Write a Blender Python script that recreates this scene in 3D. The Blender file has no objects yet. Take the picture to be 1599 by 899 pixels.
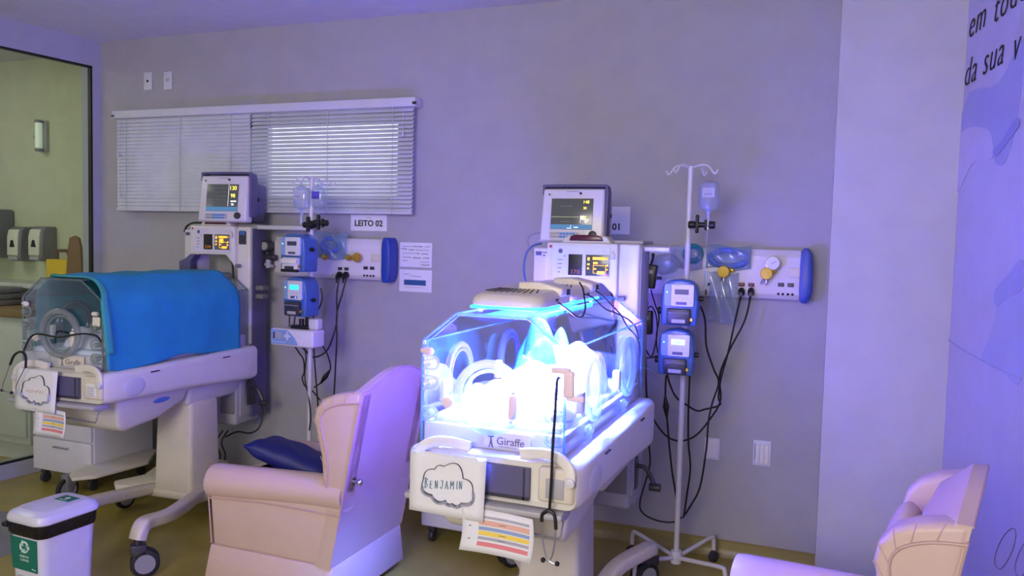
import bpy, bmesh, math, random
from mathutils import Vector, Matrix, Euler
random.seed(7)
PI = math.pi
SC = bpy.context.scene
COL = SC.collection

# ------------------------------------------------------------------ camera
FPX, CW, CH = 1250.0, 1599.0, 899.0
YAW, PITCH, ROLL = math.radians(21.3), math.radians(3.43), math.radians(1.43)
CAM = Vector((0, 0, 1.55))
fw = Vector((-math.sin(YAW)*math.cos(PITCH), math.cos(YAW)*math.cos(PITCH), -math.sin(PITCH)))
r0 = Vector((math.cos(YAW), math.sin(YAW), 0)); u0 = r0.cross(fw)
rt = r0*math.cos(ROLL) + u0*math.sin(ROLL); up = u0*math.cos(ROLL) - r0*math.sin(ROLL)
cd = bpy.data.cameras.new('camera'); cam = bpy.data.objects.new('camera', cd); COL.objects.link(cam)
cd.sensor_width = 36; cd.lens = FPX/CW*36; cd.clip_start = .05; cd.clip_end = 60
cam.matrix_world = Matrix(((rt.x, up.x, -fw.x, CAM.x), (rt.y, up.y, -fw.y, CAM.y), (rt.z, up.z, -fw.z, CAM.z), (0, 0, 0, 1)))
SC.camera = cam
def ray(px, py):
    return fw + rt*((px-CW/2)/FPX) + up*((CH/2-py)/FPX)
def at(px, py, Y):
    r = ray(px, py); return CAM + r*((Y-CAM.y)/r.y)
def atz(px, py, z):
    r = ray(px, py); return CAM + r*((z-CAM.z)/r.z)
def atx(px, py, X):
    r = ray(px, py); return CAM + r*((X-CAM.x)/r.x)
def atp(px, py, P, N):
    r = ray(px, py); return CAM + r*((P-CAM).dot(N)/r.dot(N))

# ------------------------------------------------------------------ light and exposure
def L(c):
    return tuple(((v/255)/12.92 if v/255 <= .04045 else ((v/255+.055)/1.055)**2.4) for v in c)
SC.view_settings.view_transform = 'Standard'; SC.view_settings.look = 'None'
SC.view_settings.gamma = 1; SC.view_settings.use_curve_mapping = False
SC.view_settings.exposure = 0.5
W = bpy.data.worlds.new('world'); SC.world = W; W.use_nodes = True
nt = W.node_tree; nt.nodes.clear()
wo = nt.nodes.new('ShaderNodeOutputWorld'); bg = nt.nodes.new('ShaderNodeBackground')
tc = nt.nodes.new('ShaderNodeTexCoord'); sx = nt.nodes.new('ShaderNodeSeparateXYZ')
rp = nt.nodes.new('ShaderNodeValToRGB')
nt.links.new(tc.outputs['Generated'], sx.inputs[0]); nt.links.new(sx.outputs['Y'], rp.inputs[0])
rp.color_ramp.elements[0].position = .0; rp.color_ramp.elements[0].color = (.42, .42, .50, 1)
rp.color_ramp.elements[1].position = .5; rp.color_ramp.elements[1].color = (1.7, 1.8, 2.1, 1)
nt.links.new(rp.outputs[0], bg.inputs[0]); nt.links.new(bg.outputs[0], wo.inputs[0]); bg.inputs[1].default_value = .75
SC.cycles.sample_clamp_indirect = 30; SC.cycles.max_bounces = 10; SC.cycles.transparent_max_bounces = 24; SC.cycles.diffuse_bounces = 5

def area(name, loc, target, size, energy, color, sizey=None, spread=PI):
    d = bpy.data.lights.new(name, 'AREA'); d.energy = energy; d.color = color
    d.shape = 'RECTANGLE' if sizey else 'SQUARE'; d.size = size
    if sizey: d.size_y = sizey
    d.spread = spread
    o = bpy.data.objects.new(name, d); COL.objects.link(o); o.location = loc
    o.rotation_euler = (Vector(target)-Vector(loc)).to_track_quat('-Z', 'Y').to_euler()
    return o
# unseen fill light behind the camera, lowered and aimed to brighten fronts, and the lamp of the room beyond the glass
area('fill_light_behind', (-.9, -2.0, 2.45), (-1.3, 2.6, .7), 1.9, 122, (1, .91, .87))
area('glass_room_light', (-5.6, 2.6, 2.7), (-5.6, 3.4, 0), 1.0, 11, (1, .98, .86))

# ------------------------------------------------------------------ materials
def mat(name, rgb, rough=.5, metal=0, coat=0, emit=None, es=0, bump=0, bscale=60, var=0, vscale=8, spec=.5, trans=0, rgb2=None):
    m = bpy.data.materials.new(name); m.use_nodes = True; t = m.node_tree; b = t.nodes['Principled BSDF']
    c = L(rgb)
    b.inputs['Base Color'].default_value = (*c, 1); b.inputs['Roughness'].default_value = rough
    b.inputs['Metallic'].default_value = metal; b.inputs['Coat Weight'].default_value = coat
    b.inputs['Specular IOR Level'].default_value = spec
    tcn = t.nodes.new('ShaderNodeTexCoord')
    n = t.nodes.new('ShaderNodeTexNoise'); n.inputs['Scale'].default_value = vscale; n.inputs['Detail'].default_value = 4
    t.links.new(tcn.outputs['Object'], n.inputs['Vector'])
    r = t.nodes.new('ShaderNodeValToRGB'); v = var if var else .03
    c2 = L(rgb2) if rgb2 else tuple(x*(1-v) for x in c)
    c1 = c if rgb2 else tuple(min(1, x*(1+v)) for x in c)
    r.color_ramp.elements[0].position = .35; r.color_ramp.elements[0].color = (*c2, 1)
    r.color_ramp.elements[1].position = .65; r.color_ramp.elements[1].color = (*c1, 1)
    t.links.new(n.outputs['Fac'], r.inputs[0]); t.links.new(r.outputs[0], b.inputs['Base Color'])
    if bump:
        n2 = t.nodes.new('ShaderNodeTexNoise'); n2.inputs['Scale'].default_value = bscale; n2.inputs['Detail'].default_value = 5
        t.links.new(tcn.outputs['Object'], n2.inputs['Vector'])
        bp = t.nodes.new('ShaderNodeBump'); bp.inputs['Strength'].default_value = bump; bp.inputs['Distance'].default_value = .01
        t.links.new(n2.outputs['Fac'], bp.inputs['Height']); t.links.new(bp.outputs[0], b.inputs['Normal'])
    if emit:
        b.inputs['Emission Color'].default_value = (*L(emit), 1); b.inputs['Emission Strength'].default_value = es
    return m
def glassy(name, tint=(1, 1, 1), gloss=.10, body=0, bodyc=(200, 220, 255), rough=.03):
    m = bpy.data.materials.new(name); m.use_nodes = True; t = m.node_tree; t.nodes.clear()
    o = t.nodes.new('ShaderNodeOutputMaterial'); tr = t.nodes.new('ShaderNodeBsdfTransparent'); gl = t.nodes.new('ShaderNodeBsdfGlossy')
    tr.inputs[0].default_value = (*tint, 1); gl.inputs['Roughness'].default_value = rough
    lw = t.nodes.new('ShaderNodeLayerWeight'); lw.inputs['Blend'].default_value = .25
    mp = t.nodes.new('ShaderNodeMath'); mp.operation = 'MULTIPLY_ADD'; mp.inputs[1].default_value = .25; mp.inputs[2].default_value = gloss
    mp.use_clamp = True
    t.links.new(lw.outputs['Fresnel'], mp.inputs[0])
    mx = t.nodes.new('ShaderNodeMixShader'); t.links.new(mp.outputs[0], mx.inputs[0]); t.links.new(tr.outputs[0], mx.inputs[1]); t.links.new(gl.outputs[0], mx.inputs[2])
    last = mx
    if body:
        df = t.nodes.new('ShaderNodeBsdfDiffuse'); df.inputs[0].default_value = (*L(bodyc), 1)
        tl = t.nodes.new('ShaderNodeBsdfTranslucent'); tl.inputs[0].default_value = (*L(bodyc), 1)
        a = t.nodes.new('ShaderNodeMixShader'); a.inputs[0].default_value = .5
        t.links.new(df.outputs[0], a.inputs[1]); t.links.new(tl.outputs[0], a.inputs[2])
        m2 = t.nodes.new('ShaderNodeMixShader'); m2.inputs[0].default_value = body
        t.links.new(mx.outputs[0], m2.inputs[1]); t.links.new(a.outputs[0], m2.inputs[2]); last = m2
    t.links.new(last.outputs[0], o.inputs[0])
    return m
M = dict(
    wall=mat('wall_paint', (166, 164, 170), .75, bump=.03, bscale=200),
    ceil=mat('ceiling_paint', (222, 222, 230), .8),
    farwall=mat('far_wall_paint', (196, 198, 172), .8),
    frame=mat('partition_frame', (168, 170, 190), .6),
    black=mat('black_plastic', (14, 13, 18), .45),
    cable=mat('black_cable', (10, 10, 14), .5),
    base=mat('olive_vinyl', (140, 128, 72), .4),
    white=mat('white_plastic', (222, 218, 208), .42, coat=.15),
    white2=mat('white_enamel', (208, 206, 212), .35, coat=.2),
    offw=mat('ivory_plastic', (214, 206, 190), .5),
    grey=mat('grey_plastic', (120, 118, 128), .5),
    lgrey=mat('light_grey_plastic', (168, 166, 172), .45),
    dgrey=mat('dark_grey_plastic', (52, 50, 62), .4),
    purple=mat('slate_purple_plastic', (88, 84, 122), .45),
    paper=mat('paper', (226, 226, 230), .8),
    paperb=mat('paper_shade', (176, 180, 196), .8),
    ink=mat('ink', (22, 22, 30), .8),
    inkb=mat('blue_marker', (96, 140, 168), .8),
    inkp=mat('faint_orange_marker', (228, 214, 208), .8),
    blind=mat('blind_slat', (200, 203, 214), .5, var=.05),
    rail=mat('blind_rail', (204, 204, 214), .45),
    pink=mat('chair_vinyl', (204, 178, 168), .42, bump=.05, bscale=90, var=.02),
    seam=mat('chair_piping', (190, 160, 156), .5),
    navy=mat('navy_cover', (16, 26, 110), .55, bump=.25, bscale=14),
    cloth=mat('blue_drape', (36, 146, 184), .85, bump=.12, bscale=30, var=.06),
    teal=mat('teal_lining', (66, 168, 164), .85, bump=.2, bscale=30),
    bed=mat('white_sheet', (226, 234, 238), .9, bump=.2, bscale=30),
    tealcloth=mat('teal_sheet', (2, 84, 88), .9, bump=.9, bscale=22),
    pumpb=mat('pump_blue', (62, 98, 160), .4, coat=.2),
    pumpd=mat('pump_light_blue', (128, 158, 206), .45),
    endblue=mat('cap_blue', (30, 62, 156), .4),
    metal=mat('brushed_metal', (180, 180, 190), .3, metal=.9),
    chrome=mat('chrome', (210, 210, 215), .15, metal=1),
    brass=mat('brass', (200, 160, 60), .35, metal=.6),
    yellow=mat('yellow_plastic', (226, 186, 40), .5),
    red=mat('dark_red_lens', (84, 16, 44), .25),
    redd=mat('red_dot', (180, 24, 60), .4),
    darkred=mat('dark_red_socket', (92, 20, 40), .4),
    green=mat('label_green', (10, 108, 88), .6),
    gdial=mat('gauge_dial', (214, 214, 216), .5),
    cardboard=mat('cardboard', (132, 100, 72), .8),
    brownc=mat('brown_card', (96, 70, 58), .8),
    wood=mat('counter_wood', (140, 112, 84), .6),
    skin=mat('pink_plastic_clip', (240, 214, 220), .5),
    s_or=mat('salmon_bar', (222, 172, 156), .8), s_bl=mat('blue_bar', (140, 160, 200), .8),
    s_ye=mat('yellow_bar', (236, 206, 90), .8), s_re=mat('red_bar', (220, 128, 138), .8), s_gr=mat('grey_bar', (170, 168, 182), .8),
    glass=glassy('canopy_acrylic', (.93, .95, 1), .012),
    pane=glassy('partition_glass', (.92, .97, .90), .03),
    winpane=glassy('window_glass', (.95, .97, 1), .05),
    edge=glassy('acrylic_edge_lit', (.75, .88, 1), .12, .42, (150, 215, 255)),  # near canopy edges: the lamps' cyan glow is put into the colour
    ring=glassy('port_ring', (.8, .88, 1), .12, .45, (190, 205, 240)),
    edgef=glassy('acrylic_edge_dim', (.8, .86, .86), .10, .42, (170, 186, 186)), ringf=glassy('port_ring_grey', (.8, .84, .84), .08, .34, (206, 210, 210)),  # far copies of edge and ring, without the lamps' blue in the colour
    clear=glassy('clear_plastic', (.9, .93, 1), .08, .16, (210, 225, 255), .15),
    blueclear=glassy('pale_blue_bag', (.86, .92, 1), .08, .3, (170, 196, 226), .2),
    coil=mat('blue_tubing', (84, 110, 190), .5), tealp=mat('teal_mask', (20, 128, 150), .5),
    fluid=glassy('iv_fluid', (.86, .9, 1), .1, .28, (220, 225, 255), .1),
    violet=glassy('violet_bag_label', (.6, .55, 1), .1, .55, (120, 110, 220), .3),
    tyre=mat('castor_tyre', (30, 30, 36), .6), hub=mat('castor_hub', (140, 140, 148), .5),
    screen=mat('screen_dark', (34, 36, 44), .18, emit=(70, 72, 74), es=.7),
    screenb=mat('screen_blue', (40, 70, 100), .2, emit=(64, 104, 140), es=1),
    digy=mat('digits_yellow', (240, 220, 90), .5, emit=(232, 216, 90), es=1.1),
    digg=mat('digits_olive', (180, 180, 110), .5, emit=(150, 150, 110), es=.9),
    digw=mat('digits_white', (240, 240, 240), .5, emit=(225, 228, 240), es=1.1),
    digo=mat('digits_orange', (250, 160, 40), .5, emit=(255, 165, 50), es=1.2),
    lcd=mat('lcd_cyan', (60, 200, 250), .4, emit=(40, 200, 255), es=1.3),
    lcd2=mat('lcd_bright', (180, 230, 255), .4, emit=(170, 225, 255), es=1.3),
    lcdoff=mat('lcd_off', (60, 62, 90), .3),
    lcdtxt=mat('lcd_text', (40, 90, 140), .4),
    led=mat('blue_led', (80, 120, 255), .4, emit=(70, 100, 255), es=4),
    gled=mat('green_led', (120, 255, 180), .4, emit=(120, 255, 180), es=2),
    keyw=mat('key_white', (200, 204, 220), .5), keyb=mat('key_blue', (80, 140, 210), .5),
    panel=mat('wall_panel', (214, 210, 216), .4, coat=.2),
    bin=mat('bin_plastic', (206, 206, 218), .4, coat=.2), bag=mat('bin_bag', (14, 12, 22), .3, bump=.5, bscale=40),
    lblw=mat('label_white', (200, 220, 214), .6),
    mural=mat('mural_film', (172, 170, 180), .35), mur2=mat('mural_blue', (148, 152, 178), .4),
    mur3=mat('mural_pale', (178, 175, 184), .4), mur4=mat('mural_mist', (158, 162, 180), .4), mur5=mat('mural_line', (126, 132, 172), .4),
    lampw=mat('lamp_shell', (224, 214, 196), .4, coat=.2),
    lampled=mat('lamp_led_panel', (60, 160, 255), .4, emit=(30, 170, 255), es=5),
    outside=mat('outside', (150, 155, 170), .8),
    blueglass=mat('wash_blue', (90, 130, 210), .3),
)

# ------------------------------------------------------------------ mesh builder
def wmat(o):
    m = Matrix.Translation(o.location) @ o.rotation_euler.to_matrix().to_4x4()
    return wmat(o.parent) @ m if o.parent else m
class MB:
    def __init__(s): s.bm = bmesh.new()
    def _merge(s, t, mi=0, X=None):
        for f in t.faces: f.material_index = mi
        if X is not None: bmesh.ops.transform(t, matrix=X, verts=t.verts)
        me = bpy.data.meshes.new('tmp'); t.to_mesh(me); t.free(); s.bm.from_mesh(me); bpy.data.meshes.remove(me); return s
    def hexa(s, p, bev=0, seg=3, mi=0, X=None):
        t = bmesh.new(); v = [t.verts.new(q) for q in p]
        for f in ((0, 3, 2, 1), (4, 5, 6, 7), (0, 1, 5, 4), (1, 2, 6, 5), (2, 3, 7, 6), (3, 0, 4, 7)): t.faces.new([v[i] for i in f])
        if bev: bmesh.ops.bevel(t, geom=t.edges[:], offset=bev, segments=seg, profile=.5, affect='EDGES', clamp_overlap=True)
        return s._merge(t, mi, X)
    def box(s, x0, x1, y0, y1, z0, z1, bev=0, seg=3, mi=0, X=None, tb=(0, 0, 0, 0)):
        a, b, c, d = tb   # inset of the bottom face at x0,x1,y0,y1
        return s.hexa([(x0+a, y0+c, z0), (x1-b, y0+c, z0), (x1-b, y1-d, z0), (x0+a, y1-d, z0), (x0, y0, z1), (x1, y0, z1), (x1, y1, z1), (x0, y1, z1)], bev, seg, mi, X)
    def prism(s, poly, ax, a, b, bev=0, seg=3, mi=0, X=None):
        t = bmesh.new()
        def P(u, v, w): return {'x': (w, u, v), 'y': (u, w, v), 'z': (u, v, w)}[ax]
        A = [t.verts.new(P(u, v, a)) for u, v in poly]; B = [t.verts.new(P(u, v, b)) for u, v in poly]; n = len(poly)
        t.faces.new(A); t.faces.new(B[::-1])
        for i in range(n): t.faces.new((A[i], B[i], B[(i+1) % n], A[(i+1) % n]))
        bmesh.ops.recalc_face_normals(t, faces=t.faces)
        if bev:
            es = [e for e in t.edges if e.is_manifold and e.calc_face_angle(0) > .5]
            bmesh.ops.bevel(t, geom=es, offset=bev, segments=seg, profile=.5, affect='EDGES', clamp_overlap=True)
        return s._merge(t, mi, X)
    def cyl(s, p0, p1, r, r2=None, n=20, mi=0, bev=0):
        p0, p1 = Vector(p0), Vector(p1); d = p1-p0; t = bmesh.new()
        bmesh.ops.create_cone(t, cap_ends=True, segments=n, radius1=r, radius2=r if r2 is None else r2, depth=d.length)
        if bev:
            es = [e for e in t.edges if e.calc_face_angle(0) > 1]
            bmesh.ops.bevel(t, geom=es, offset=bev, segments=2, profile=.5, affect='EDGES')
        return s._merge(t, mi, Matrix.Translation((p0+p1)/2) @ d.to_track_quat('Z', 'Y').to_matrix().to_4x4())
    def sph(s, c, r, sc=(1, 1, 1), mi=0, n=16, X=None):
        t = bmesh.new(); bmesh.ops.create_uvsphere(t, u_segments=n, v_segments=n//2+2, radius=r)
        m = Matrix.Translation(c) @ Matrix.Diagonal((*sc, 1))
        return s._merge(t, mi, (X @ m) if X is not None else m)
    def tube(s, pts, r, n=8, mi=0, closed=False, sm=6, rs=None):
        P = [Vector(p) for p in pts]
        if sm and len(P) > 2: P, R = cat(P, sm, closed, rs)
        else: R = rs
        m = len(P); t = bmesh.new(); rings = []; nrm = None
        for i, p in enumerate(P):
            if closed: d = P[(i+1) % m]-P[i-1]
            else: d = P[min(i+1, m-1)]-P[max(i-1, 0)]
            d = d.normalized() if d.length else Vector((0, 0, 1))
            if nrm is None: nrm = d.orthogonal().normalized()
            nrm = (nrm - d*nrm.dot(d)); nrm = nrm.normalized() if nrm.length > 1e-6 else d.orthogonal().normalized()
            b = d.cross(nrm); rr = R[i] if R else r
            rings.append([t.verts.new(p + (nrm*math.cos(2*PI*k/n)+b*math.sin(2*PI*k/n))*rr) for k in range(n)])
        for i in range(m if closed else m-1):
            A, B = rings[i], rings[(i+1) % m]
            for k in range(n): t.faces.new((A[k], A[(k+1) % n], B[(k+1) % n], B[k]))
        if not closed: t.faces.new(rings[0][::-1]); t.faces.new(rings[-1])
        bmesh.ops.recalc_face_normals(t, faces=t.faces)
        return s._merge(t, mi)
    def lathe(s, prof, c=(0, 0, 0), axis='Z', n=28, mi=0):
        t = bmesh.new(); R = []
        for r, h in prof:
            R.append([t.verts.new((max(r, 1e-5)*math.cos(2*PI*k/n), max(r, 1e-5)*math.sin(2*PI*k/n), h)) for k in range(n)])
        for A, B in zip(R, R[1:]):
            for k in range(n): t.faces.new((A[k], A[(k+1) % n], B[(k+1) % n], B[k]))
        t.faces.new(R[0][::-1]); t.faces.new(R[-1])
        bmesh.ops.recalc_face_normals(t, faces=t.faces)
        q = Matrix.Identity(4)
        if axis == 'Y-': q = Matrix.Rotation(PI/2, 4, 'X')
        if axis == 'X': q = Matrix.Rotation(PI/2, 4, 'Y')
        return s._merge(t, mi, Matrix.Translation(c) @ q)
    def loft(s, rings, mi=0, cap=True, X=None):
        t = bmesh.new(); R = [[t.verts.new(p) for p in r] for r in rings]; n = len(R[0])
        for A, B in zip(R, R[1:]):
            for k in range(n): t.faces.new((A[k], A[(k+1) % n], B[(k+1) % n], B[k]))
        if cap: t.faces.new(R[0][::-1]); t.faces.new(R[-1])
        bmesh.ops.recalc_face_normals(t, faces=t.faces)
        return s._merge(t, mi, X)
    def grid(s, fn, nu, nv, mi=0):
        t = bmesh.new(); V = [[t.verts.new(fn(i/nu, j/nv)) for j in range(nv+1)] for i in range(nu+1)]
        for i in range(nu):
            for j in range(nv): t.faces.new((V[i][j], V[i+1][j], V[i+1][j+1], V[i][j+1]))
        return s._merge(t, mi)
    def text(s, string, size, X, mi=0, ext=.0006, align='LEFT', shear=0, spacing=1, thin=0):
        cu = bpy.data.curves.new('t', 'FONT'); cu.body = string; cu.size = size; cu.extrude = ext; cu.align_x = align; cu.shear = shear; cu.space_character = spacing
        cu.resolution_u = 3; cu.offset = thin
        o = bpy.data.objects.new('t', cu); COL.objects.link(o); dg = bpy.context.evaluated_depsgraph_get(); dg.update()
        me = bpy.data.meshes.new_from_object(o.evaluated_get(dg)); t = bmesh.new(); t.from_mesh(me)
        bpy.data.objects.remove(o); bpy.data.curves.remove(cu); bpy.data.meshes.remove(me)
        return s._merge(t, mi, X)
    def build(s, name, m, parent=None, world=False, sharp=35, flat=False):
        me = bpy.data.meshes.new(name)
        if world and parent is not None: bmesh.ops.transform(s.bm, matrix=wmat(parent).inverted(), verts=s.bm.verts)
        s.bm.to_mesh(me); s.bm.free()
        if not flat:
            me.shade_smooth()
            me.set_sharp_from_angle(angle=math.radians(sharp))
        for q in (m if isinstance(m, (list, tuple)) else [m]): me.materials.append(M[q] if isinstance(q, str) else q)
        o = bpy.data.objects.new(name, me); COL.objects.link(o)
        if parent is not None: o.parent = parent
        return o
def cat(P, k, closed=False, rs=None):
    n = len(P); out = []; R = []
    rng = n if closed else n-1
    for i in range(rng):
        if closed: a, b, c, d = P[i-1], P[i], P[(i+1) % n], P[(i+2) % n]
        else: a, b, c, d = P[max(i-1, 0)], P[i], P[i+1], P[min(i+2, n-1)]
        for j in range(k):
            t = j/k
            out.append(.5*((2*b)+(c-a)*t+(2*a-5*b+4*c-d)*t*t+(3*b-a-3*c+d)*t**3))
            if rs: R.append(rs[i]*(1-t)+rs[(i+1) % n]*t)
    if not closed:
        out.append(P[-1])
        if rs: R.append(rs[-1])
    return out, (R if rs else None)
def thing(name, label, category, loc=(0, 0, 0), rotz=0, group=None):
    o = bpy.data.objects.new(name, None); COL.objects.link(o); o.empty_display_size = .05
    o.location = loc; o.rotation_euler = (0, 0, rotz); tag(o, label, category, group); return o
def tag(o, label, category, group=None):
    o['label'] = label; o['category'] = category
    if group: o['group'] = group
    return o
def struct(mb, name, m, **k):
    o = mb.build(name, m, **k); o['kind'] = 'structure'; return o
def copytree(o, parent=None):
    c = o.copy(); COL.objects.link(c)
    if parent is not None: c.parent = parent
    for ch in [q for q in bpy.data.objects if q.parent == o]: copytree(ch, c)
    return c
def T(x, y, z): return Matrix.Translation((x, y, z))
FR = Matrix.Rotation(PI/2, 4, 'X')          # text standing up, facing -Y
def rrect(x0, x1, z0, z1, r, n=5):
    out = []
    for cx, cz, a in ((x1-r, z1-r, 0), (x0+r, z1-r, 90), (x0+r, z0+r, 180), (x1-r, z0+r, 270)):
        for k in range(n+1):
            t = math.radians(a+90*k/n); out.append((cx+r*math.cos(t), cz+r*math.sin(t)))
    return out
# ================================================================== ROOM
YB = 4.05            # back wall
CZ = 2.80            # ceiling
b = MB(); b.box(-8, 3, -3, 5.2, -.12, 0)
fl = struct(b, 'floor', 'base')
fm = bpy.data.materials.new('vinyl_floor'); fm.use_nodes = True; t = fm.node_tree; pb = t.nodes['Principled BSDF']
tcn = t.nodes.new('ShaderNodeTexCoord'); n1 = t.nodes.new('ShaderNodeTexNoise'); n1.inputs['Scale'].default_value = 3.5; n1.inputs['Detail'].default_value = 8
t.links.new(tcn.outputs['Object'], n1.inputs['Vector'])
r1 = t.nodes.new('ShaderNodeValToRGB'); r1.color_ramp.elements[0].color = (*L((146, 132, 58)), 1); r1.color_ramp.elements[1].color = (*L((164, 150, 74)), 1)
r1.color_ramp.elements[0].position = .35; r1.color_ramp.elements[1].position = .68
t.links.new(n1.outputs[0], r1.inputs[0]); t.links.new(r1.outputs[0], pb.inputs['Base Color'])
pb.inputs['Roughness'].default_value = .38; pb.inputs['Coat Weight'].default_value = .25; pb.inputs['Coat Roughness'].default_value = .3
fl.data.materials[0] = fm
b = MB(); b.box(-4.95, -3.55, 1.2, 3.0, 0, .002); struct(b, 'floor_inlay', mat('grey_vinyl', (132, 132, 134), .5))
b = MB(); b.box(-8, 3, -3, 5.2, CZ, CZ+.1); struct(b, 'ceiling', 'ceil')
# back wall with a window opening behind the blinds
wx0, wx1, wz0, wz1 = -4.22, -2.30, 1.76, 2.24
XL = -4.57
b = MB(); b.box(-4.60, wx0, YB, YB+.14, 0, CZ); b.box(wx1, 2.2, YB, YB+.14, 0, CZ)
b.box(wx0, wx1, YB, YB+.14, 0, wz0); b.box(wx0, wx1, YB, YB+.14, wz1, CZ); struct(b, 'wall_back', 'wall')
b = MB(); b.box(wx0-.01, wx1+.01, YB+.06, YB+.10, wz0-.01, wz0+.03); b.box(wx0-.01, wx1+.01, YB+.06, YB+.10, wz1-.03, wz1+.01)
for x, w_ in ((wx0, .03), (-3.47, .22), (wx1-.03, .03)): b.box(x, x+w_, YB+.06, YB+.10, wz0, wz1)  # middle mullion widened to block bright sky between the blind panels
wf = struct(b, 'window_1', 'metal')
b = MB(); b.box(wx0, wx1, YB+.078, YB+.082, wz0, wz1); b.build('pane', 'winpane', wf)
# skirting
b = MB(); b.prism([(YB, 0), (YB-.03, 0), (YB-.018, .018), (YB-.012, .04), (YB-.010, .075), (YB, .082)], 'x', -4.57, .3); struct(b, 'baseboard_back', 'base')
# projecting column
b = MB(); b.box(.018, .50, 3.60, YB, 0, CZ); struct(b, 'wall_column', mat('column_paint', (176, 176, 172), .75))
b = MB(); b.box(-.02, .0, 3.585, 3.60, 0, .08); b.box(-.02, .45, 3.585, 3.60, 0, .08); struct(b, 'baseboard_column', 'base')
# right wall (slightly splayed)
RD = Vector((.136, -1, 0)).normalized(); RN = Vector((-1, -.136, 0)).normalized(); RP = Vector((.477, 3.60, 0))
def rw(s, z, off=0): q = RP + RD*s + RN*off; return (q.x, q.y, z)
b = MB(); b.hexa([rw(-.2, 0), rw(2.6, 0), rw(2.6, 0, -.12), rw(-.2, 0, -.12), rw(-.2, CZ), rw(2.6, CZ), rw(2.6, CZ, -.12), rw(-.2, CZ, -.12)])
struct(b, 'wall_right', 'wall')
# left partition: header, jamb, kerb, glass
def lw(s, z, off=0):     # s metres from the back corner towards the camera; off>0 into the room
    return (XL-.102*s+off, YB-s, z)
def lbox(b, s0, s1, z0, z1, o0, o1): b.hexa([lw(s0, z0, o0), lw(s0, z0, o1), lw(s1, z0, o1), lw(s1, z0, o0), lw(s0, z1, o0), lw(s0, z1, o1), lw(s1, z1, o1), lw(s1, z1, o0)][0:8])
b = MB(); lbox(b, 0, 2.6, 2.63, CZ, -.10, 0.0); lbox(b, 0, .06, 0, 2.63, -.10, 0.0); lbox(b, 0, 2.6, 0, .095, -.10, 0.0)
struct(b, 'wall_left', 'frame')
b = MB(); lbox(b, .06, 2.6, 2.618, 2.63, -.03, -.005); lbox(b, .06, .074, .095, 2.63, -.03, -.005); lbox(b, .06, 2.6, .095, .106, -.03, -.005)
struct(b, 'trim_1', 'black')
b = MB(); lbox(b, .074, 2.6, .106, 2.618, -.021, -.015); struct(b, 'window_2', 'pane')
# room beyond the glass
YF = 4.32
b = MB(); b.box(-8, -4.68, YF, YF+.1, 0, CZ); struct(b, 'wall_far', 'farwall')
b = MB(); b.box(-8.1, -8.0, -1, YF, 0, CZ); struct(b, 'wall_far_side', 'farwall')
b = MB(); b.box(-4.71, -4.60, YB+.0, YF+.1, 0, CZ); struct(b, 'wall_return', 'farwall')

# mural on the right wall
mur = thing('wall_mural', 'tall pale blue and violet photo mural with dark lettering on the right wall', 'mural', (RP+RD*.02).to_tuple())
def rwp(px, py): return atp(px, py, RP, RN)
def rws(px, py): q = rwp(px, py); return ((q-RP).dot(RD), q.z)
def rpoly(b, pts, o0, o1, sm=True):
    P = [rws(*p) for p in pts]
    if sm: P = [(v.x, v.y) for v in cat([Vector((p[0], p[1], 0)) for p in P], 4, True)[0]]
    t = bmesh.new(); A = [t.verts.new(rw(s, z, o0)) for s, z in P]; B = [t.verts.new(rw(s, z, o1)) for s, z in P]; n = len(P)
    t.faces.new(A); t.faces.new(B[::-1])
    for i in range(n): t.faces.new((A[i], B[i], B[(i+1) % n], A[(i+1) % n]))
    bmesh.ops.recalc_face_normals(t, faces=t.faces); bmesh.ops.triangulate(t, faces=t.faces); b._merge(t)
b = MB(); b.hexa([rw(.01, .10), rw(2.3, .10), rw(2.3, .10, .002), rw(.01, .10, .002), rw(.01, 2.78), rw(2.3, 2.78), rw(2.3, 2.78, .002), rw(.01, 2.78, .002)]); b.build('film', 'mural', mur, world=True)
b = MB(); rpoly(b, [(1515, 145), (1560, 130), (1598, 60), (1596, 150), (1575, 245), (1556, 255), (1550, 215), (1530, 198), (1500, 208)], .002, .003); b.build('dark_shape', 'mur2', mur, world=True)
b = MB(); rpoly(b, [(1492, 225), (1510, 202), (1530, 198), (1548, 208), (1553, 240), (1545, 250), (1520, 255), (1495, 300)], .003, .004); b.build('finger_shape', 'mur3', mur, world=True)
b = MB(); rpoly(b, [(1598, 410), (1570, 440), (1556, 455), (1556, 490), (1545, 530), (1535, 560), (1560, 575), (1598, 592)], .002, .003); b.build('cuff_shape', 'mur4', mur, world=True)
b = MB(); rpoly(b, [(1598, 405), (1575, 430), (1556, 452), (1557, 478), (1575, 465), (1598, 450)], .003, .004); b.build('fold_shape', 'mur2', mur, world=True)
b = MB(); rpoly(b, [(1588, 185), (1565, 222), (1553, 235), (1557, 245), (1572, 226), (1594, 196)], .004, .005); b.build('crease', 'mur5', mur, world=True)
b = MB(); P = [rw(*rws(*p), .004) for p in ((1470, 518), (1495, 540), (1530, 560), (1560, 576), (1598, 592))]; b.tube(P, .0025, 6); b.build('sweep_line', 'mur4', mur, world=True)
def walltext(s, string, px, py, size, mm):
    sc, z = rws(px, py); o = Vector(rw(sc, z, .004))
    X = Matrix(((RD.x, 0, RN.x, o.x), (RD.y, 0, RN.y, o.y), (0, 1, 0, o.z), (0, 0, 0, 1)))
    s.text(string, size, X, shear=.25, ext=.001, spacing=1.12, thin=-.0022)
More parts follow.
